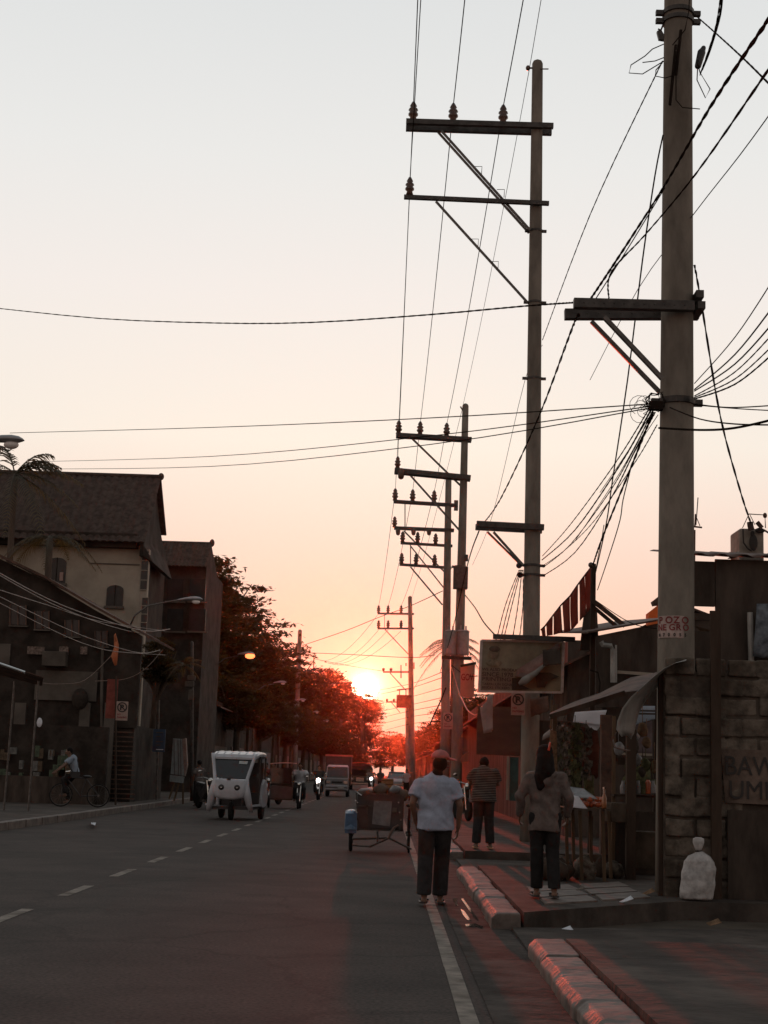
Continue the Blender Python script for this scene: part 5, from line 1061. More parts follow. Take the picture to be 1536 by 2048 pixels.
g = G(468, 1640); et.location = (g.x+.04, g.y, 0); et.rotation_euler.z = R(-4); et.scale = (1.0, 1.0, 1.0)
et.location.x = P(462, 1640, g.y).x
# --- motorcycle
def motorcycle(name, label, m=darkb, lit=False):
    t = thing(name, (0, 0, 0), label, 'motorcycle')
    wheel(t, (0, -.62, .29), .29, .1); wheel(t, (0, .60, .29), .29, .12)
    MB().tube([(-.06, -.62, .29), (-.07, -.48, .75), (-.08, -.42, .95)], .022).tube([(.06, -.62, .29), (.07, -.48, .75), (.08, -.42, .95)], .022).build('fork', chrome, t)
    rs = [[V((x, y, z)) for x, z in ((-w_, z0), (w_, z0), (w_*1.05, (z0+z1)/2), (w_*.5, z1), (-w_*.5, z1), (-w_*1.05, (z0+z1)/2))] for y, w_, z0, z1 in ((-.45, .10, .62, .92), (-.25, .16, .35, .88), (0, .15, .3, .74), (.3, .13, .42, .74), (.7, .10, .62, .80))]
    MB().loft(rs).build('body', m, t, smooth=False, bevel=.02)
    MB().loft([[V((x, y, z)) for x, z in ((-w_, zz), (w_, zz), (w_*.8, zz+.09), (-w_*.8, zz+.09))] for y, w_, zz in ((-.1, .1, .74), (.2, .14, .76), (.7, .12, .80))]).build('seat', blackp, t)
    MB().tube([(-.36, -.28, 1.02), (-.2, -.42, 1.04), (0, -.45, .99), (.2, -.42, 1.04), (.36, -.28, 1.02)], .017).build('handlebar', chrome, t)
    for s in (-1, 1): MB().tube([(s*.28, -.35, 1.04), (s*.33, -.4, 1.2)], .008).ell((s*.34, -.4, 1.24), (.06, .02, .045)).build('mirror', chrome, t)
    MB().ell((0, -.53, .93), (.1, .07, .1)).build('headlight', lampw if lit else chrome, t, smooth=True)
    MB().loft([[V((x, y, z)) for x, z in ((-.05, zz), (.05, zz), (.05, zz+.02), (-.05, zz+.02))] for y, zz in ((-.92, .5), (-.75, .6), (-.5, .6), (-.35, .5))]).build('mudguard', m, t)
    MB().box((0, -.04, .34), (.26, .3, .26)).build('engine', steel, t, bevel=.02); MB().tube([(.12, -.1, .25), (.15, .3, .25), (.15, .8, .4)], .035, 8).build('exhaust', chrome, t)
    return t
# --- motor tricycle with sidecar (coming)
def tricycle(name, label):
    t = motorcycle(name, label); t['category'] = 'tricycle'
    x0, x1 = -1.3, -.28
    MB().span((x0, -.5, .32), (x1, .75, .38)).span((x0, -.5, .38), (x0+.03, .75, .95)).span((x0, .72, .38), (x1, .75, 1.3)).build('sidecar_body', darkb, t)
    MB().poly([V((x, -.5, z)) for x, z in ((x0, .35), (x1, .35), (x1, .82), (x0+.1, .88), (x0, .8))], (0, -.05, 0)).build('sidecar_front', darkb, t, bevel=.02)
    for a_, b_ in ((x0+.02, -.5), (x1, -.5), (x0+.02, .72), (x1, .72)): MB().bar((a_, b_, .38), (a_, b_, 1.68), .03, .03).build('roof_post', steel, t)
    MB().sheet([[V((x, y, 1.68+.06*(1-((x+.55)/.8)**2))) for x in (-1.32, -1.1, -.8, -.5, -.22)] for y in (-.75, -.2, .4, .95)], .03).build('roof', mat('pinkish roof vinyl', (.5, .33, .28), .5, .2, 4, .1), t)
    MB().poly([V((x, -.5, z)) for x, z in ((x0+.05, .95), (x1-.05, .95), (x1-.05, 1.55), (x0+.05, 1.55))], (0, .01, 0)).build('windscreen', glassd, t)
    wheel(t, (-1.38, .3, .24), .24, .09); return t
tc_ = tricycle('motor_tricycle', 'motor tricycle with a pinkish roof and a rider in a white shirt'); g = G(592, 1617); tc_.location = (g.x+.1, g.y, 0); tc_.scale = (.82, .9, .93)
m1 = motorcycle('motorcycle', 'motorcycle with its white headlight on, beside the van', lit=True); g = G(635, 1600); m1.location = (g.x, g.y+.6, 0)
m2 = motorcycle('motorcycle', 'dark motorcycle half hidden behind the white three wheeler', redb); g = G(545, 1609); m2.location = (g.x, g.y, 0); m2.rotation_euler.z = R(-18)
m3 = motorcycle('motorcycle', 'motorcycle parked on the right, its chrome glinting beside the striped shirt'); g = G(925, 1640, .16); m3.location = (g.x, g.y, .16); m3.rotation_euler.z = R(12)
m4 = motorcycle('motorcycle', 'tiny far motorcycle with a bright headlight right of the jeep with the red-lit roof', lit=True); g = G(742, 1583); m4.location = (g.x, g.y, 0)
m5 = motorcycle('motorcycle', 'dark motorcycle by the left kerb next to the pedestrian in grey', darkb); g = G(408, 1617); m5.location = (g.x, g.y, 0); m5.rotation_euler.z = R(25)
# --- small van
vn = thing('small_van', (0, 0, 0), 'silver grey small van with a tall box body and reddish roof rim', 'van')
rs = []
for y, w_, z0, z1 in ((-.02, .58, .35, .98), (.06, .62, .3, 1.02), (.12, .63, .3, 1.04)): rs.append([V((-w_, y, z0)), V((w_, y, z0)), V((w_, y, z1)), V((-w_, y, z1))])
MB().loft(rs).build('nose', greyb, vn, bevel=.02)
MB().loft([[V((s*(.62-.08*(z-1.04)), y, z)) for s, z, y in ((-1, 1.04, a), (1, 1.04, a), (1, 1.62, b), (-1, 1.62, b))] for a, b in ((.1, .36), (.14, .40))]).build('windscreen', glassd, vn)
MB().loft([[V((-.60, y, 1.60)), V((.60, y, 1.60)), V((.52, y, h_)), V((-.52, y, h_))] for y, h_ in ((.32, 1.64), (.5, 1.72), (1.3, 1.73))]).build('cab_roof', wbody, vn, bevel=.02)
for s in (-1, 1):
    MB().bar((s*.61, .11, 1.02), (s*.57, .36, 1.64), .05, .05).build('pillar', wbody, vn)
    MB().box((s*.48, -.035, .78), (.22, .04, .15)).build('headlight', chrome, vn, bevel=.01)
    MB().box((s*.72, .1, 1.2), (.1, .05, .16)).build('side_mirror', blackp, vn)
    wheel(vn, (s*.56, .5, .28), .28, .15); wheel(vn, (s*.56, 2.4, .28), .28, .15); MB().span((s*.56-.06, .12, .4), (s*.56+.07, 1.3, 1.05)).build('door', greyb, vn)
MB().box((0, -.06, .58), (1.2, .08, .12)).build('bumper', wbody, vn, bevel=.02); MB().box((0, -.05, .42), (1.24, .05, .06)).build('lower_bumper', wbody, vn)
MB().box((0, -.04, .78), (.6, .03, .1)).build('grille', inkm, vn); MB().box((.22, -.11, .5), (.34, .02, .14)).build('number_plate', mat('pale plate', (.4, .4, .38), .6, .1, 9, 0), vn)
MB().span((-.6, .3, .5), (.6, 3.1, 1.1)).build('chassis', darkb, vn); MB().span((-.72, 1.3, .6), (.72, 3.2, 2.2)).build('box_body', darkb, vn, bevel=.02); MB().span((-.75, 1.25, 2.2), (.75, 3.25, 2.3)).build('roof_rim', mat('faded red rim', (.4, .15, .1), .4, .2, 4, .1), vn)
MB().box((0, .38, 1.80), (.5, .05, .1)).build('roof_sign', band_, vn)
g = G(673, 1596); vn.location = (P(673, 1596, 84).x, 84, 0)
# --- jeep and small white car, far
jp = thing('jeep', (0, 0, 0), 'far dark jeep with red sunlight painted on its roof, right of the van', 'jeep')
MB().span((-.85, 0, .4), (.85, 1.2, 1.05)).build('bonnet', darkb, jp, bevel=.05); MB().loft([[V((-.95, y, .4)), V((.95, y, .4)), V((.95, y, 1.65)), V((.8, y, h_)), V((-.8, y, h_)), V((-.95, y, 1.65))] for y, h_ in ((1.2, 1.85), (1.5, 1.95), (5, 1.95))]).build('body', darkb, jp)
MB().poly([V((x, 1.17, z)) for x, z in ((-.8, 1.1), (.8, 1.1), (.76, 1.6), (-.76, 1.6))], (0, .02, 0)).build('windscreen', glassd, jp); MB().sheet([[V((x, y, 1.98+.1*(1-(x/.95)**2))) for x in (-.95, -.6, -.2, .2, .6, .95)] for y in (.95, 3, 5.2)], .04).build('roof', mat('roof with painted red light', (.45, .10, .05), .25, .2, 3, .05, coat=.5), jp)  # red sunlight on the roof is put into its colour
for s in (-1, 1): MB().lathe((s*.6, 0, .8), [(.12, 0), (.12, .05), (.06, .08)], 12, (0, -1, 0)).build('headlight', chrome, jp); wheel(jp, (s*.75, .5, .33), .33, .2); wheel(jp, (s*.75, 4, .33), .33, .2)
MB().box((0, -.08, .5), (1.7, .1, .12)).build('bumper', chrome, jp); MB().box((0, -.02, .8), (.6, .04, .3)).build('grille', chrome, jp)
jp.location = (P(719, 1580, 118).x, 118, 0)
wc = thing('white_car', (0, 0, 0), 'tiny far white car with shining bumper left of the walking man\'s shoulder', 'car')
MB().loft([[V((-w_, y, .3)), V((w_, y, .3)), V((w_, y, z*.8)), V((w_*.9, y, z)), V((-w_*.9, y, z)), V((-w_, y, z*.8))] for y, w_, z in ((0, .75, .7), (.2, .82, .85), (1.1, .84, .95), (3.6, .84, 1.0), (4, .78, .9))]).build('body', wbody, wc, bevel=.02)
MB().loft([[V((-w_, y, .9)), V((w_, y, .9)), V((w_*.82, y, z)), V((-w_*.82, y, z))] for y, w_, z in ((1.0, .78, .95), (1.6, .8, 1.42), (3.0, .8, 1.45), (3.7, .76, 1.0))]).build('cabin', glassd, wc); MB().box((0, 2.3, 1.46), (1.3, 1.5, .04)).build('roof', wbody, wc)
MB().box((0, -.03, .45), (1.5, .08, .12)).build('bumper', chrome, wc)
for s in (-1, 1): MB().box((s*.58, -.01, .66), (.28, .05, .12)).build('headlight', chrome, wc); wheel(wc, (s*.75, .8, .3), .3, .18); wheel(wc, (s*.75, 3.2, .3), .3, .18)
wc.location = (P(793, 1578, 125).x, 125, 0)
# --- pedal cab sidecar seen from behind, beside the walking man
pcb = thing('pedal_sidecar', (0, 0, 0), 'dark pedal tricycle sidecar with a blue mudguard, beside the man in white', 'pedicab')
Yp = 27.0
def Q(px, py, dy=0.0): return P(px, py, Yp+dy)
gx = Q(700, 1700).x; wheel(pcb, (Q(701, 1680).x, Yp+.25, .32), .32, .09, 16)
wx = Q(701, 1680).x
rs = []
for i in range(9):
    a_ = R(10+i*20); c_ = V((wx, Yp+.25-.38*math.cos(a_), .32+.38*math.sin(a_))); rs.append([c_+V((sx*.11, 0, 0))+V((0, -math.cos(a_), math.sin(a_)))*dz for sx, dz in ((-1, 0), (-1, .01), (0, .035), (1, .01), (1, 0))])
MB().sheet(rs, .006).build('mudguard', blueb, pcb, smooth=True); MB().box((wx, Yp-.12, .50), (.2, .012, .34)).build('mud_flap', blueb, pcb)
MB().tube([V((wx-.11, Yp+.2, .70)), V((wx+.11, Yp+.2, .705))], .012).build('mudguard_trim', chrome, pcb)
xl, xr2, zt2, zb2 = Q(713, 1600).x, Q(808, 1600).x, Q(716, 1586).z, Q(716, 1660).z
MB().span((xl+.02, Yp, zb2), (xr2, Yp+.03, zt2-.02)).span((xl+.02, Yp+.03, zb2), (xl+.05, Yp+1.0, zt2-.2)).span((xr2-.03, Yp+.03, zb2), (xr2, Yp+1.0, zt2-.2)).span((xl+.02, Yp, zb2), (xr2, Yp+1.1, zb2+.04)).build('box_body', darkb, pcb)
MB().poly([Q(748, 1601, -.03), Q(784, 1603, -.03), Q(780, 1653, -.03), Q(744, 1648, -.03)], (0, .01, 0)).build('rear_panel', mat('grey vinyl panel', (.15, .14, .14), .6, .25, 6, .2), pcb)
for i_, (px, py, rx, rz_) in enumerate(((735, 1585, .16, .10), (762, 1582, .15, .12), (790, 1586, .14, .12), (806, 1590, .10, .1))):
    mb = MB().ell(Q(px, py, .4), (rx, .3, rz_), n=12, m=8); mb.v = [tuple(V(v)+noise.noise_vector(V(v)*6)*.05) for v in mb.v]
    tag(mb.build('cargo_sack', dark if i_ % 2 else darkb, smooth=True), '%s dark sack loaded in the sidecar, counted from the left' % ('first', 'second', 'third', 'fourth')[i_], 'sack', 'sacks loaded in the sidecar')
MB().box(Q(789, 1620, -.03), (.08, .01, .08)).build('number_tag', band_, pcb)
fr = MB(); 
for a_, b_ in (((713, 1584), (716, 1662)), ((716, 1586), (800, 1590)), ((716, 1612), (745, 1612)), ((800, 1590), (800, 1662)), ((716, 1658), (800, 1662)), ((733, 1590), (735, 1658))): fr.bar(Q(*a_, -.05), Q(*b_, -.05), .025, .025)
fr.build('tube_frame', dsteel, pcb)
MB().tube([Q(711, 1582, -.06), Q(718, 1588, -.06), Q(723, 1591, -.06)], .014).build('top_rail_end', chrome, pcb)
for px, py in ((712, 1602), (715, 1605), (711, 1622), (714, 1625), (713, 1645), (797, 1605), (799, 1625), (802, 1640)): MB().ell(Q(px, py, -.08), (.014, .014, .014), n=8, m=5).build('reflector_stud', chrome, pcb)
lf = MB()
for a_, b_, d1, d2 in (((706, 1690), (740, 1693), .2, -.3), ((740, 1693), (778, 1676), -.3, -.5), ((778, 1676), (822, 1698), -.5, -.2), ((706, 1678), (778, 1676), .2, -.1), ((755, 1664), (755, 1684), 0, -.2), ((778, 1676), (790, 1655), -.5, -.1), ((790, 1655), (797, 1652), -.1, 0)): lf.cyl(Q(*a_, d1), Q(*b_, d2), .018, n=8)
lf.build('tow_frame', dsteel, pcb)
MB().tube([Q(776, 1677, -.52), Q(780, 1668, -.5), Q(787, 1656, -.4), Q(796, 1651, -.3)], .02, 8).build('curved_guard', rust, pcb)
# its bicycle on the right, partly behind the man
wheel(pcb, (Q(818, 1690).x, Yp+.35, .32), .32, .05, 18)
bk = MB(); bx_ = Q(818, 1690).x
for a_, b_ in (((.35, .32), (.1, .78)), ((.1, .78), (.95, .85)), ((.35, .32), (.75, .3)), ((.75, .3), (.1, .78)), ((.75, .3), (.95, .85)), ((.95, .85), (1.3, .32)), ((.95, .85), (.93, 1.0))): bk.cyl((bx_, Yp+a_[0], a_[1]), (bx_, Yp+b_[0], b_[1]), .018, n=7)
bk.build('bicycle_frame', redb, pcb); MB().ell((bx_, Yp+.08, .84), (.08, .14, .04)).build('saddle', blackp, pcb, smooth=True); MB().tube([(bx_-.28, Yp+.85, 1.0), (bx_, Yp+.95, 1.02), (bx_+.28, Yp+.85, 1.0)], .015).build('handlebar', chrome, pcb)
wheel(pcb, (bx_, Yp+1.35, .32), .32, .05, 18)
# bicycle under the left cyclist
bc = thing('bicycle', (0, 0, 0), 'dark bicycle under the cyclist with the shoulder bag', 'bicycle')
wheel(bc, (0, -.5, .33), .33, .05, 16); wheel(bc, (0, .55, .33), .33, .05, 16); bk = MB()
for a_, b_ in (((.55, .33), (.18, .8)), ((.18, .8), (-.4, .85)), ((.05, .3), (.18, .8)), ((.05, .3), (-.4, .85)), ((-.5, .33), (-.4, .95)), ((.05, .3), (.55, .33))): bk.cyl((0, a_[0], a_[1]), (0, b_[0], b_[1]), .018, n=7)
bk.build('bicycle_frame', darkb, bc); MB().ell((0, .2, .86), (.08, .13, .04)).build('saddle', blackp, bc, smooth=True); MB().tube([(-.28, -.3, 1.0), (0, -.4, .98), (.28, -.3, 1.0)], .015).build('handlebar', chrome, bc)
bc.location = (-8.75, 43.5, .15); bc.rotation_euler.z = R(-72)
# ------------------------------------------------------------------ people
hairm = mat('black hair', (.012, .009, .008), .85, .3, 20, .5)
DJ = dict(head=(0, .02, 1.535), neck=(0, -.005, 1.37), chest=(0, 0, 1.22), waist=(0, 0, 1.02), pelvis=(0, 0, .90),
          shL=(-.172, 0, 1.315), shR=(.172, 0, 1.315), elL=(-.225, -.01, 1.07), elR=(.225, -.01, 1.07), wrL=(-.225, .06, .84), wrR=(.225, .06, .84),
          hiL=(-.09, 0, .88), hiR=(.09, 0, .88), knL=(-.095, .03, .49), knR=(.095, .03, .49), anL=(-.095, 0, .085), anR=(.095, 0, .085))
def person(label, loc, rz=0.0, s=1.0, J=None, skinm=skin, shirt=None, sleeve='short', pants=None, hair='short', cap=None, hood=False, shoe=None,
           build_=1.0, long_hair=False, fine=True, shirt_len=.80, bag=False, name='person', shorts=False, turn=0.0, pw=1.0, fat=1.0, group=None):
    j = {k: V(v) for k, v in DJ.items()}
    for k, v in (J or {}).items(): j[k] = V(v)
    t = thing(name, (0, 0, 0), label, 'person', group)
    vx = .009 if fine else .02
    b = MB(); f = fat
    b.caps(j['neck']-V((0, 0, .03)), j['head']-V((0, 0, .06)), .058, .052)
    b.ell(j['head']+V((0, 0, .012)), (.076, .094, .106)); b.ell(j['head']+V((0, .02, -.055)), (.056, .066, .06))      # skull, jaw
    Hm = Matrix.Rotation(turn, 3, 'Z')
    def hp(x, y, z): return j['head']+Hm @ V((x, y, z))
    b.ell(hp(0, .095, -.015), (.016, .024, .026))
    for sd in (-1, 1): b.ell(hp(sd*.08, -.005, -.01), (.012, .02, .032))
    b.caps(j['chest'], j['neck']-V((0, 0, .04)), .13*f, .065); b.caps(j['neck']-V((0, 0, .045)), j['shL'], .06, .052); b.caps(j['neck']-V((0, 0, .045)), j['shR'], .06, .052); b.ell(j['chest'], (.165*f, .11*f, .17)); b.ell(j['waist'], (.14*f, .10*f, .14)); b.ell(j['pelvis'], (.165*f, .115*f, .12))
    for S in 'LR':
        sx = -1 if S == 'L' else 1
        b.caps(j['sh'+S], j['el'+S], .05*f, .038); b.caps(j['el'+S], j['wr'+S], .038, .026)
        b.caps(j['hi'+S], j['kn'+S], .085*f, .054*f); b.caps(j['kn'+S], j['an'+S], .054*f, .035); cm = j['kn'+S].lerp(j['an'+S], .3); b.ell(cm+V((0, -.018, 0)), (.05*f, .055*f, .11))
        # foot
        an = j['an'+S]; b.caps(an+V((0, -.03, -.045)), an+V((sx*.015, .14, -.062)), .036, .026)
        for k in range(5 if fine else 0): b.caps(an+V((sx*(-.025+.014*k), .15, -.066)), an+V((sx*(-.027+.016*k), .185-.008*k, -.07)), .0115, .0095, n=8)
        # hand: palm, four fingers, thumb, lightly curled
        w_ = j['wr'+S]; d = (w_-j['el'+S]).normalized(); side = V((0, 1, 0)); side = (side-d*side.dot(d)).normalized(); nrm = d.cross(side).normalized()*sx
        if nrm.x*sx < 0: nrm = -nrm
        for k in (-1.2, -.4, .4, 1.2): b.caps(w_+d*.01+side*.010*k, w_+d*.085+side*.017*k, .015, .0125, n=8)
        if fine:
            for k, L in ((-1.25, .058), (-.42, .072), (.42, .078), (1.25, .070)):
                p0 = w_+d*.09+side*.0175*k; p1 = p0+(d*.8-nrm*.35).normalized()*L*.5; p2 = p1+(d*.45-nrm*.8).normalized()*L*.5; b.caps(p0, p1, .0095, .009, n=8); b.caps(p1, p2, .009, .0078, n=8)
            p0 = w_+d*.03+side*.022; p1 = p0+(side*.8+d*.6-nrm*.3).normalized()*.045; p2 = p1+(d*.9+side*.2-nrm*.3).normalized()*.035; b.caps(p0, p1, .0125, .011, n=8); b.caps(p1, p2, .011, .009, n=8)
        else: b.caps(w_+d*.08, w_+d*.15-nrm*.02, .03, .018)
    body = b.build('body', skinm, t, voxel=vx, sm=3)
    for sd in (-1, 1): MB().ell(hp(sd*.031, .083, .01), (.013, .010, .009), n=8, m=6).build('eye', mat('eye white', (.5, .48, .45), .3, .1, 5, 0), t)
    MB().ell(hp(0, .092, -.058), (.024, .010, .008), n=8, m=6).build('mouth', mat('lips', (.16, .06, .05), .5, .1, 5, 0), t)
    # garments
    def ring(c, rx, ry, n=24, w=0.0, ph=0.0): return [V(c)+V((rx*math.cos(a)*(1+w*math.sin(7*a+ph)), ry*math.sin(a)*(1+w*math.sin(6*a+ph)), 0)) for a in (2*math.pi*k/n for k in range(n))]
    def wrinkle(mb_, amp=.012, fr_=9.0):
        mb_.v = [tuple(V(v)+noise.noise_vector(V(v)*fr_+V((len(label), 0, 0)))*amp) for v in mb_.v]; return mb_
    ov = []
    if shirt:
        g_ = MB(); bz = shirt_len; ch, wa, pe = j['chest'], j['waist'], j['pelvis']
        sl_ = 1.04+.03*build_
        rr_ = [(V((pe.x, pe.y, bz)), .185*f, .135*f), (pe.lerp(wa, .3), .182*f, .13*f), (wa, .172*f, .122*f), (wa.lerp(ch, .6), .182*f, .125*f), (ch+V((0, 0, .05)), .195*f, .13*f)]
        g_.loft([ring(c, a*build_, b2*build_, w=.02, ph=i) for i, (c, a, b2) in enumerate(rr_)])
        [g_.caps(j['neck']+V((0, 0, -.075)), j['sh'+S]+V((0, 0, -.012)), .085, .068) for S in 'LR']; g_.ell(ch+V((0, 0, .04)), (.19*f*build_, .13*f*build_, .15)); g_.caps(ch+V((0, 0, .1)), j['neck']-V((0, 0, .045)), .13, .078)
        for S in 'LR':
            a, e, w_ = j['sh'+S], j['el'+S], j['wr'+S]; d = (e-a).normalized()
            if sleeve == 'short':
                end = a.lerp(e, .72); u_, q_ = frame_to(d); R0, R1 = .066*build_, .082*build_
                g_.loft([[a.lerp(end, k/4)+u_*((R0+(R1-R0)*k/4)*math.cos(x))+q_*((R0+(R1-R0)*k/4)*math.sin(x)) for x in (2*math.pi*i/16 for i in range(16))] for k in range(5)])
            elif sleeve == 'long':
                g_.caps(a-V((0, 0, .015)), e, .066*build_, .058*build_); g_.caps(e, e.lerp(w_, .93), .058*build_, .042*build_)
        if hood: g_.ell(j['neck']+V((0, -.085, -.03)), (.115, .075, .075)); g_.ell(j['neck']+V((0, -.10, -.10)), (.09, .06, .09))
        o = wrinkle(g_).build('shirt' if not hood else 'jacket', shirt, t, voxel=vx*1.2 if fine else .022, sm=2)
        if fine:
            for v in o.data.vertices:
                p = v.co; a_ = .014*noise.noise(V((p.x*8, p.y*8, p.z*4+3)))+.009*math.sin(p.z*26+p.x*22+5*noise.noise(p*5))*(.4+abs(noise.noise(p*4))); v.co += v.normal*a_
    if pants:
        g_ = MB(); pe = j['pelvis']
        g_.ell(pe-V((0, 0, .01)), (.175*f, .125*f, .125))
        g_.loft([ring(pe+V((0, 0, .09)), .155*f, .11*f), ring(pe, .175*f, .12*f)])
        for S in 'LR':
            k_, a_ = j['kn'+S], j['an'+S]
            g_.caps(j['hi'+S], k_, .100*f, .078*f*pw)
            if not shorts:
                e = a_+V((0, -.005, .015)); d = e-k_; g_.loft([ring(k_+d*u2+V((0, -.01*(1-u2), 0)), pw*(.080*f-.006*u2), pw*(.084*f-.008*u2), 16, .03, u2*5) for u2 in (-.08, .25, .5, .75, 1.0)])
        wrinkle(g_, .006, 8).build('trousers' if not shorts else 'shorts', pants, t, voxel=.012 if fine else .022, sm=2)
    if shoe:
        for S in 'LR':
            an = j['an'+S]; sx = -1 if S == 'L' else 1
            MB().loft([[an+V((sx*.01+x*.045*ww, y, -.072+z)) for x, z in ((-1, 0), (1, 0), (1, .018), (-1, .018))] for y, ww in ((-.085, .7), (-.04, 1), (.08, 1.05), (.15, 1.15), (.20, .7))]).caps(an+V((-.04, .06, -.04)), an+V((.04, .06, -.04)), .012, .012).build('sandal', shoe, t)
    if cap:
        h_ = MB(); c_ = j['head']+V((0, 0, .045)); rs_ = []
        for k in range(6):
            a_ = k/5*math.pi/2*.96; rs_.append([c_+Hm @ V((.088*math.cos(a_)*math.cos(x), .106*math.cos(a_)*math.sin(x), .088*math.sin(a_)*1.0)) for x in (2*math.pi*i/20 for i in range(20))])
        cp = h_.loft(rs_).build('cap', cap, t, smooth=True)
        MB().sheet([[c_+Hm @ V((x*(1-.25*(y_/.09)), .09+y_, .005-.05*(x/.08)**2*.4-.02*y_/.09)) for x in (-.075, -.04, 0, .04, .075)] for y_ in (0, .04, .085)], .006).build('cap_brim', cap, cp, smooth=True)
        MB().ell(c_+V((0, 0, .088)), (.012, .012, .008), n=8, m=5).build('cap_button', cap, cp)
        MB().ell(j['head']+V((0, -.03, -.02)), (.084, .082, .085)).ell(j['neck']+V((0, -.012, .03)), (.062, .064, .07)).build('hair', hairm, t, voxel=.01)
    elif long_hair:
        h_ = MB().ell(j['head']+V((0, -.014, .02)), (.102, .115, .12)).caps(j['head']+V((0, -.05, -.02)), j['neck']+V((-.01, -.07, .0)), .105, .11).caps(j['neck']+V((0, -.07, .0)), j['neck']+V((-.05, -.10, -.13)), .105, .06).caps(j['neck']+V((-.05, -.08, -.06)), j['chest']+V((-.07, -.12, -.02)), .085, .04)
        wrinkle(h_, .012, 14).build('hair', hairm, t, voxel=.012, sm=2)
    else:
        wrinkle(MB().ell(j['head']+Hm @ V((0, -.014, .03)), (.085, .098, .096)), .006, 20).build('hair', hairm, t, smooth=True)
    if bag:
        MB().tube([j['shR']+V((-.06, .02, .07)), j['chest']+V((-.02, -.155, -.02)), j['waist']+V((-.19, -.06, -.10))], .018, 6).tube([j['shR']+V((-.06, .02, .07)), j['chest']+V((-.02, .15, -.02)), j['waist']+V((-.19, .06, -.10))], .018, 6).box(j['waist']+V((-.22, 0, -.16)), (.08, .26, .18)).build('shoulder_bag', blackp, t)
    t.location = V(loc); t.rotation_euler.z = rz; t.scale = (s, s, s); return t
tee = mat('pale blue grey cotton', (.32, .355, .44), .9, .16, 7, .5); trou = mat('dark trousers', (.028, .026, .026), .9, .25, 8, .4)
g = G(848, 1810)
walker = dict(elL=(-.255, -.05, 1.08), wrL=(-.215, .10, .87), elR=(.265, -.03, 1.07), wrR=(.25, .05, .83), head=(.035, .035, 1.535), neck=(.01, 0, 1.37),
              knL=(-.10, -.02, .49), anL=(-.10, -.20, .11), knR=(.08, .12, .50), anR=(.07, .10, .085), hiL=(-.085, 0, .88))
person('man walking away in a pale T-shirt, dark trousers and a pink cap', (g.x+.10, g.y-.0, 0), R(-2), 1.0, walker, shirt=tee, pants=trou, cap=mat('dusty pink cap cloth', (.42, .16, .15), .9, .2, 9, .3), shoe=blackp, build_=1.06, fat=1.05, turn=R(-75), pw=1.04)
hoodm = mat('grey zip jacket', (.125, .10, .09), .95, .2, 12, .5)
g = G(1082, 1797, .17)
wj = dict(elL=(-.27, .0, 1.10), wrL=(-.27, .12, .90), elR=(.26, -.02, 1.09), wrR=(.26, .10, .9), knL=(-.08, .06, .50), anL=(-.07, .12, .085), knR=(.09, .02, .5), anR=(.10, -.10, .10), head=(-.01, .02, 1.53))
wm = person('woman with long dark hair in a loose grey hooded jacket and dark leggings, walking away', (g.x+.03, g.y, .17), 0, .945, wj, shirt=hoodm, sleeve='long', pants=mat('black leggings', (.02, .019, .019), .85, .2, 8, .2), long_hair=True, hood=True, build_=1.03, fat=.94, shoe=blackp, shirt_len=.72)
MB().cyl(V((g.x+.03, g.y, .17))+V((.02, -.08, 1.60*.945)), V((g.x+.03, g.y, .17))+V((.035, -.09, 1.69*.945)), .013, .01, 8).build('hair_clip', mat('hair clip with painted glint', (.6, .06, .03), .2, .1, 5, 0, coat=.5), wm)  # red glint on the clip is painted as its colour
# striped shirt: real colour bands woven in the cloth
stm = mat('black and grey striped cloth', (.06, .055, .05), .9, .2, 6, .3)
_n = stm.node_tree.nodes; _l = stm.node_tree.links; _w = _n.new('ShaderNodeTexWave'); _w.bands_direction = 'Z'; _w.inputs['Scale'].default_value = 11; _w.inputs['Distortion'].default_value = .4
_r = _n.new('ShaderNodeValToRGB'); _r.color_ramp.elements[0].position = .72; _r.color_ramp.elements[1].position = .8; _r.color_ramp.elements[0].color = (.028, .024, .022, 1); _r.color_ramp.elements[1].color = (.20, .16, .14, 1)
_l.new(next(x for x in _n if x.type == 'TEX_COORD').outputs['Object'], _w.inputs['Vector']); _l.new(_w.outputs['Fac'], _r.inputs['Fac']); _l.new(_r.outputs['Color'], _n['Principled BSDF'].inputs['Base Color'])
g = G(966, 1698, .16)
sj = dict(head=(0, .14, 1.44), neck=(0, .07, 1.34), elL=(-.24, .12, 1.10), wrL=(-.14, .26, 1.12), elR=(.24, .12, 1.10), wrR=(.14, .26, 1.12), anL=(-.12, .0, .085), anR=(.12, .02, .085), chest=(0, .02, 1.2))
person('person standing with bowed head in a striped dark shirt beside the parked motorcycle', (g.x, g.y, .16), 0, 1.0, sj, shirt=stm, pants=trou, build_=1.12, shoe=mat('pale sandal', (.35, .22, .12), .6, .2, 6, .1), fat=1.05)
wsh = mat('white cotton shirt', (.5, .5, .52), .9, .1, 6, .3)
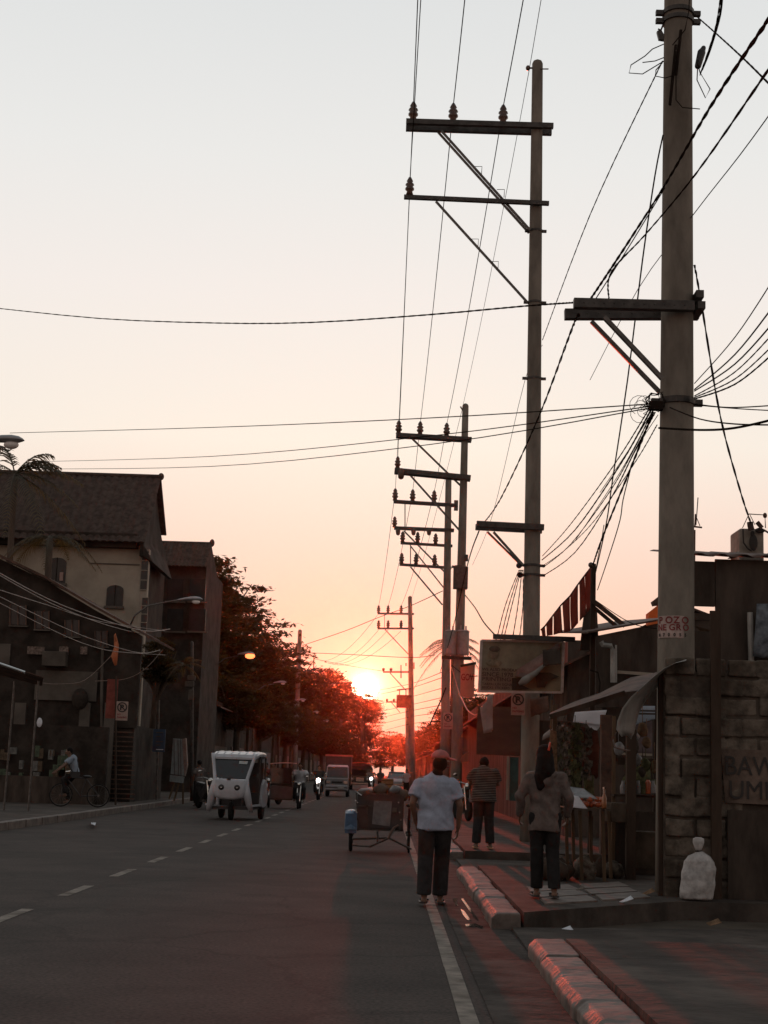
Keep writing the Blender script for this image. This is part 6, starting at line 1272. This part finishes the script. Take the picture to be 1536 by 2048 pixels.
# cyclist on the left
cj = dict(pelvis=(0, -.05, .95), waist=(0, -.02, 1.08), chest=(0, .06, 1.27), neck=(0, .12, 1.42), head=(0, .17, 1.57), shL=(-.18, .08, 1.39), shR=(.18, .08, 1.39), elL=(-.22, .28, 1.18), wrL=(-.22, .48, 1.02), elR=(.22, .28, 1.18), wrR=(.22, .48, 1.02),
          hiL=(-.09, -.03, .93), hiR=(.09, -.03, .93), knL=(-.1, .30, .78), anL=(-.1, .22, .38), knR=(.1, .22, .60), anR=(.1, .08, .2))
person('cyclist in a pale blue shirt with a dark bag strap across the back', (-8.95, 43.58, .13), R(-72+180)+R(0), 1.0, cj, shirt=mat('pale blue shirt', (.26, .31, .37), .9, .1, 6, .3), pants=trou, bag=True, fine=False, shirt_len=.90)
# riders
rj = dict(pelvis=(0, -.2, .90), waist=(0, -.17, 1.04), chest=(0, -.10, 1.22), neck=(0, -.03, 1.38), head=(0, .02, 1.53), shL=(-.19, -.08, 1.34), shR=(.19, -.08, 1.34), elL=(-.30, .10, 1.16), wrL=(-.32, .28, 1.04), elR=(.30, .10, 1.16), wrR=(.32, .28, 1.04),
          hiL=(-.1, -.18, .88), hiR=(.1, -.18, .88), knL=(-.17, .22, .72), anL=(-.16, .12, .34), knR=(.17, .22, .72), anR=(.16, .12, .34))
def rider(m_, label, sh): 
    return person(label, m_.location, m_.rotation_euler.z+math.pi, 1.0, rj, shirt=sh, pants=trou, fine=False, shirt_len=.90, build_=1.1)
rider(tc_, 'tricycle rider in a white shirt leaning to the handlebar', wsh)
rider(m1, 'rider in dark clothes on the motorcycle with the lit headlight', trou)
rider(m2, 'rider behind the white three wheeler in a dark red top', mat('dark red cloth', (.16, .04, .035), .9, .2, 6, .2))
rider(m4, 'tiny far rider behind the bright headlight', hoodm)
g = G(395, 1612); person('pedestrian in a loose grey shirt standing left of the white three wheeler', (g.x, g.y, 0), R(35), .98, dict(elR=(.25, .08, 1.12), wrR=(.2, .3, 1.2)), shirt=mat('loose grey shirt', (.14, .12, .11), .9, .2, 6, .3), pants=trou, fine=False)
for px, py, la, sh in ((760, 1586, 'far pedestrian in pale clothes between the headlight and the yellow crate', hoodm), (812, 1590, 'far pedestrian in white just left of the walking man', wsh), (530, 1600, 'far pedestrian standing in shade behind the three wheeler', hoodm)):
    g = G(px, py); person(la, (g.x, g.y, 0), R(180), 1.0, shirt=sh, pants=trou, fine=False)
g = G(774, 1588)
cr = thing('crate', (g.x, g.y, 0), 'yellowish crate on the road right of the far pedestrian', 'crate')
MB().span((g.x-.4, g.y, 0), (g.x+.4, g.y+.5, 1.0)).build('crate_body', mat('yellowish carton', (.33, .24, .12), .8, .2, 5, .1), cr)
for k in range(4): MB().box((g.x, g.y-.02, .15+.24*k), (.82, .03, .05)).build('slat', wood, cr)
# drop every empty or helper without geometry below it
for o in list(bpy.data.objects):
    if o.type == 'EMPTY' and not o.children: bpy.data.objects.remove(o)
print('LABELS', [(o.name, len(o['label'].split())) for o in bpy.data.objects if o.parent is None and 'label' in o and not 4 <= len(o['label'].split()) <= 16])
hz_ = MB().span((-128, -40, -1.2), (128, 466, 34)).build('haze', wirem)
hz_['kind'] = 'stuff'
m = bpy.data.materials.new('evening haze'); m.use_nodes = True; nn = m.node_tree.nodes; ll = m.node_tree.links
nn.remove(nn['Principled BSDF']); pv_ = nn.new('ShaderNodeVolumePrincipled'); pv_.inputs['Density'].default_value = 0.00005
pv_.inputs['Color'].default_value = (.9, .82, .75, 1); pv_.inputs['Anisotropy'].default_value = 0.963
ll.new(pv_.outputs[0], nn['Material Output'].inputs['Volume']); hz_.data.materials.clear(); hz_.data.materials.append(m)
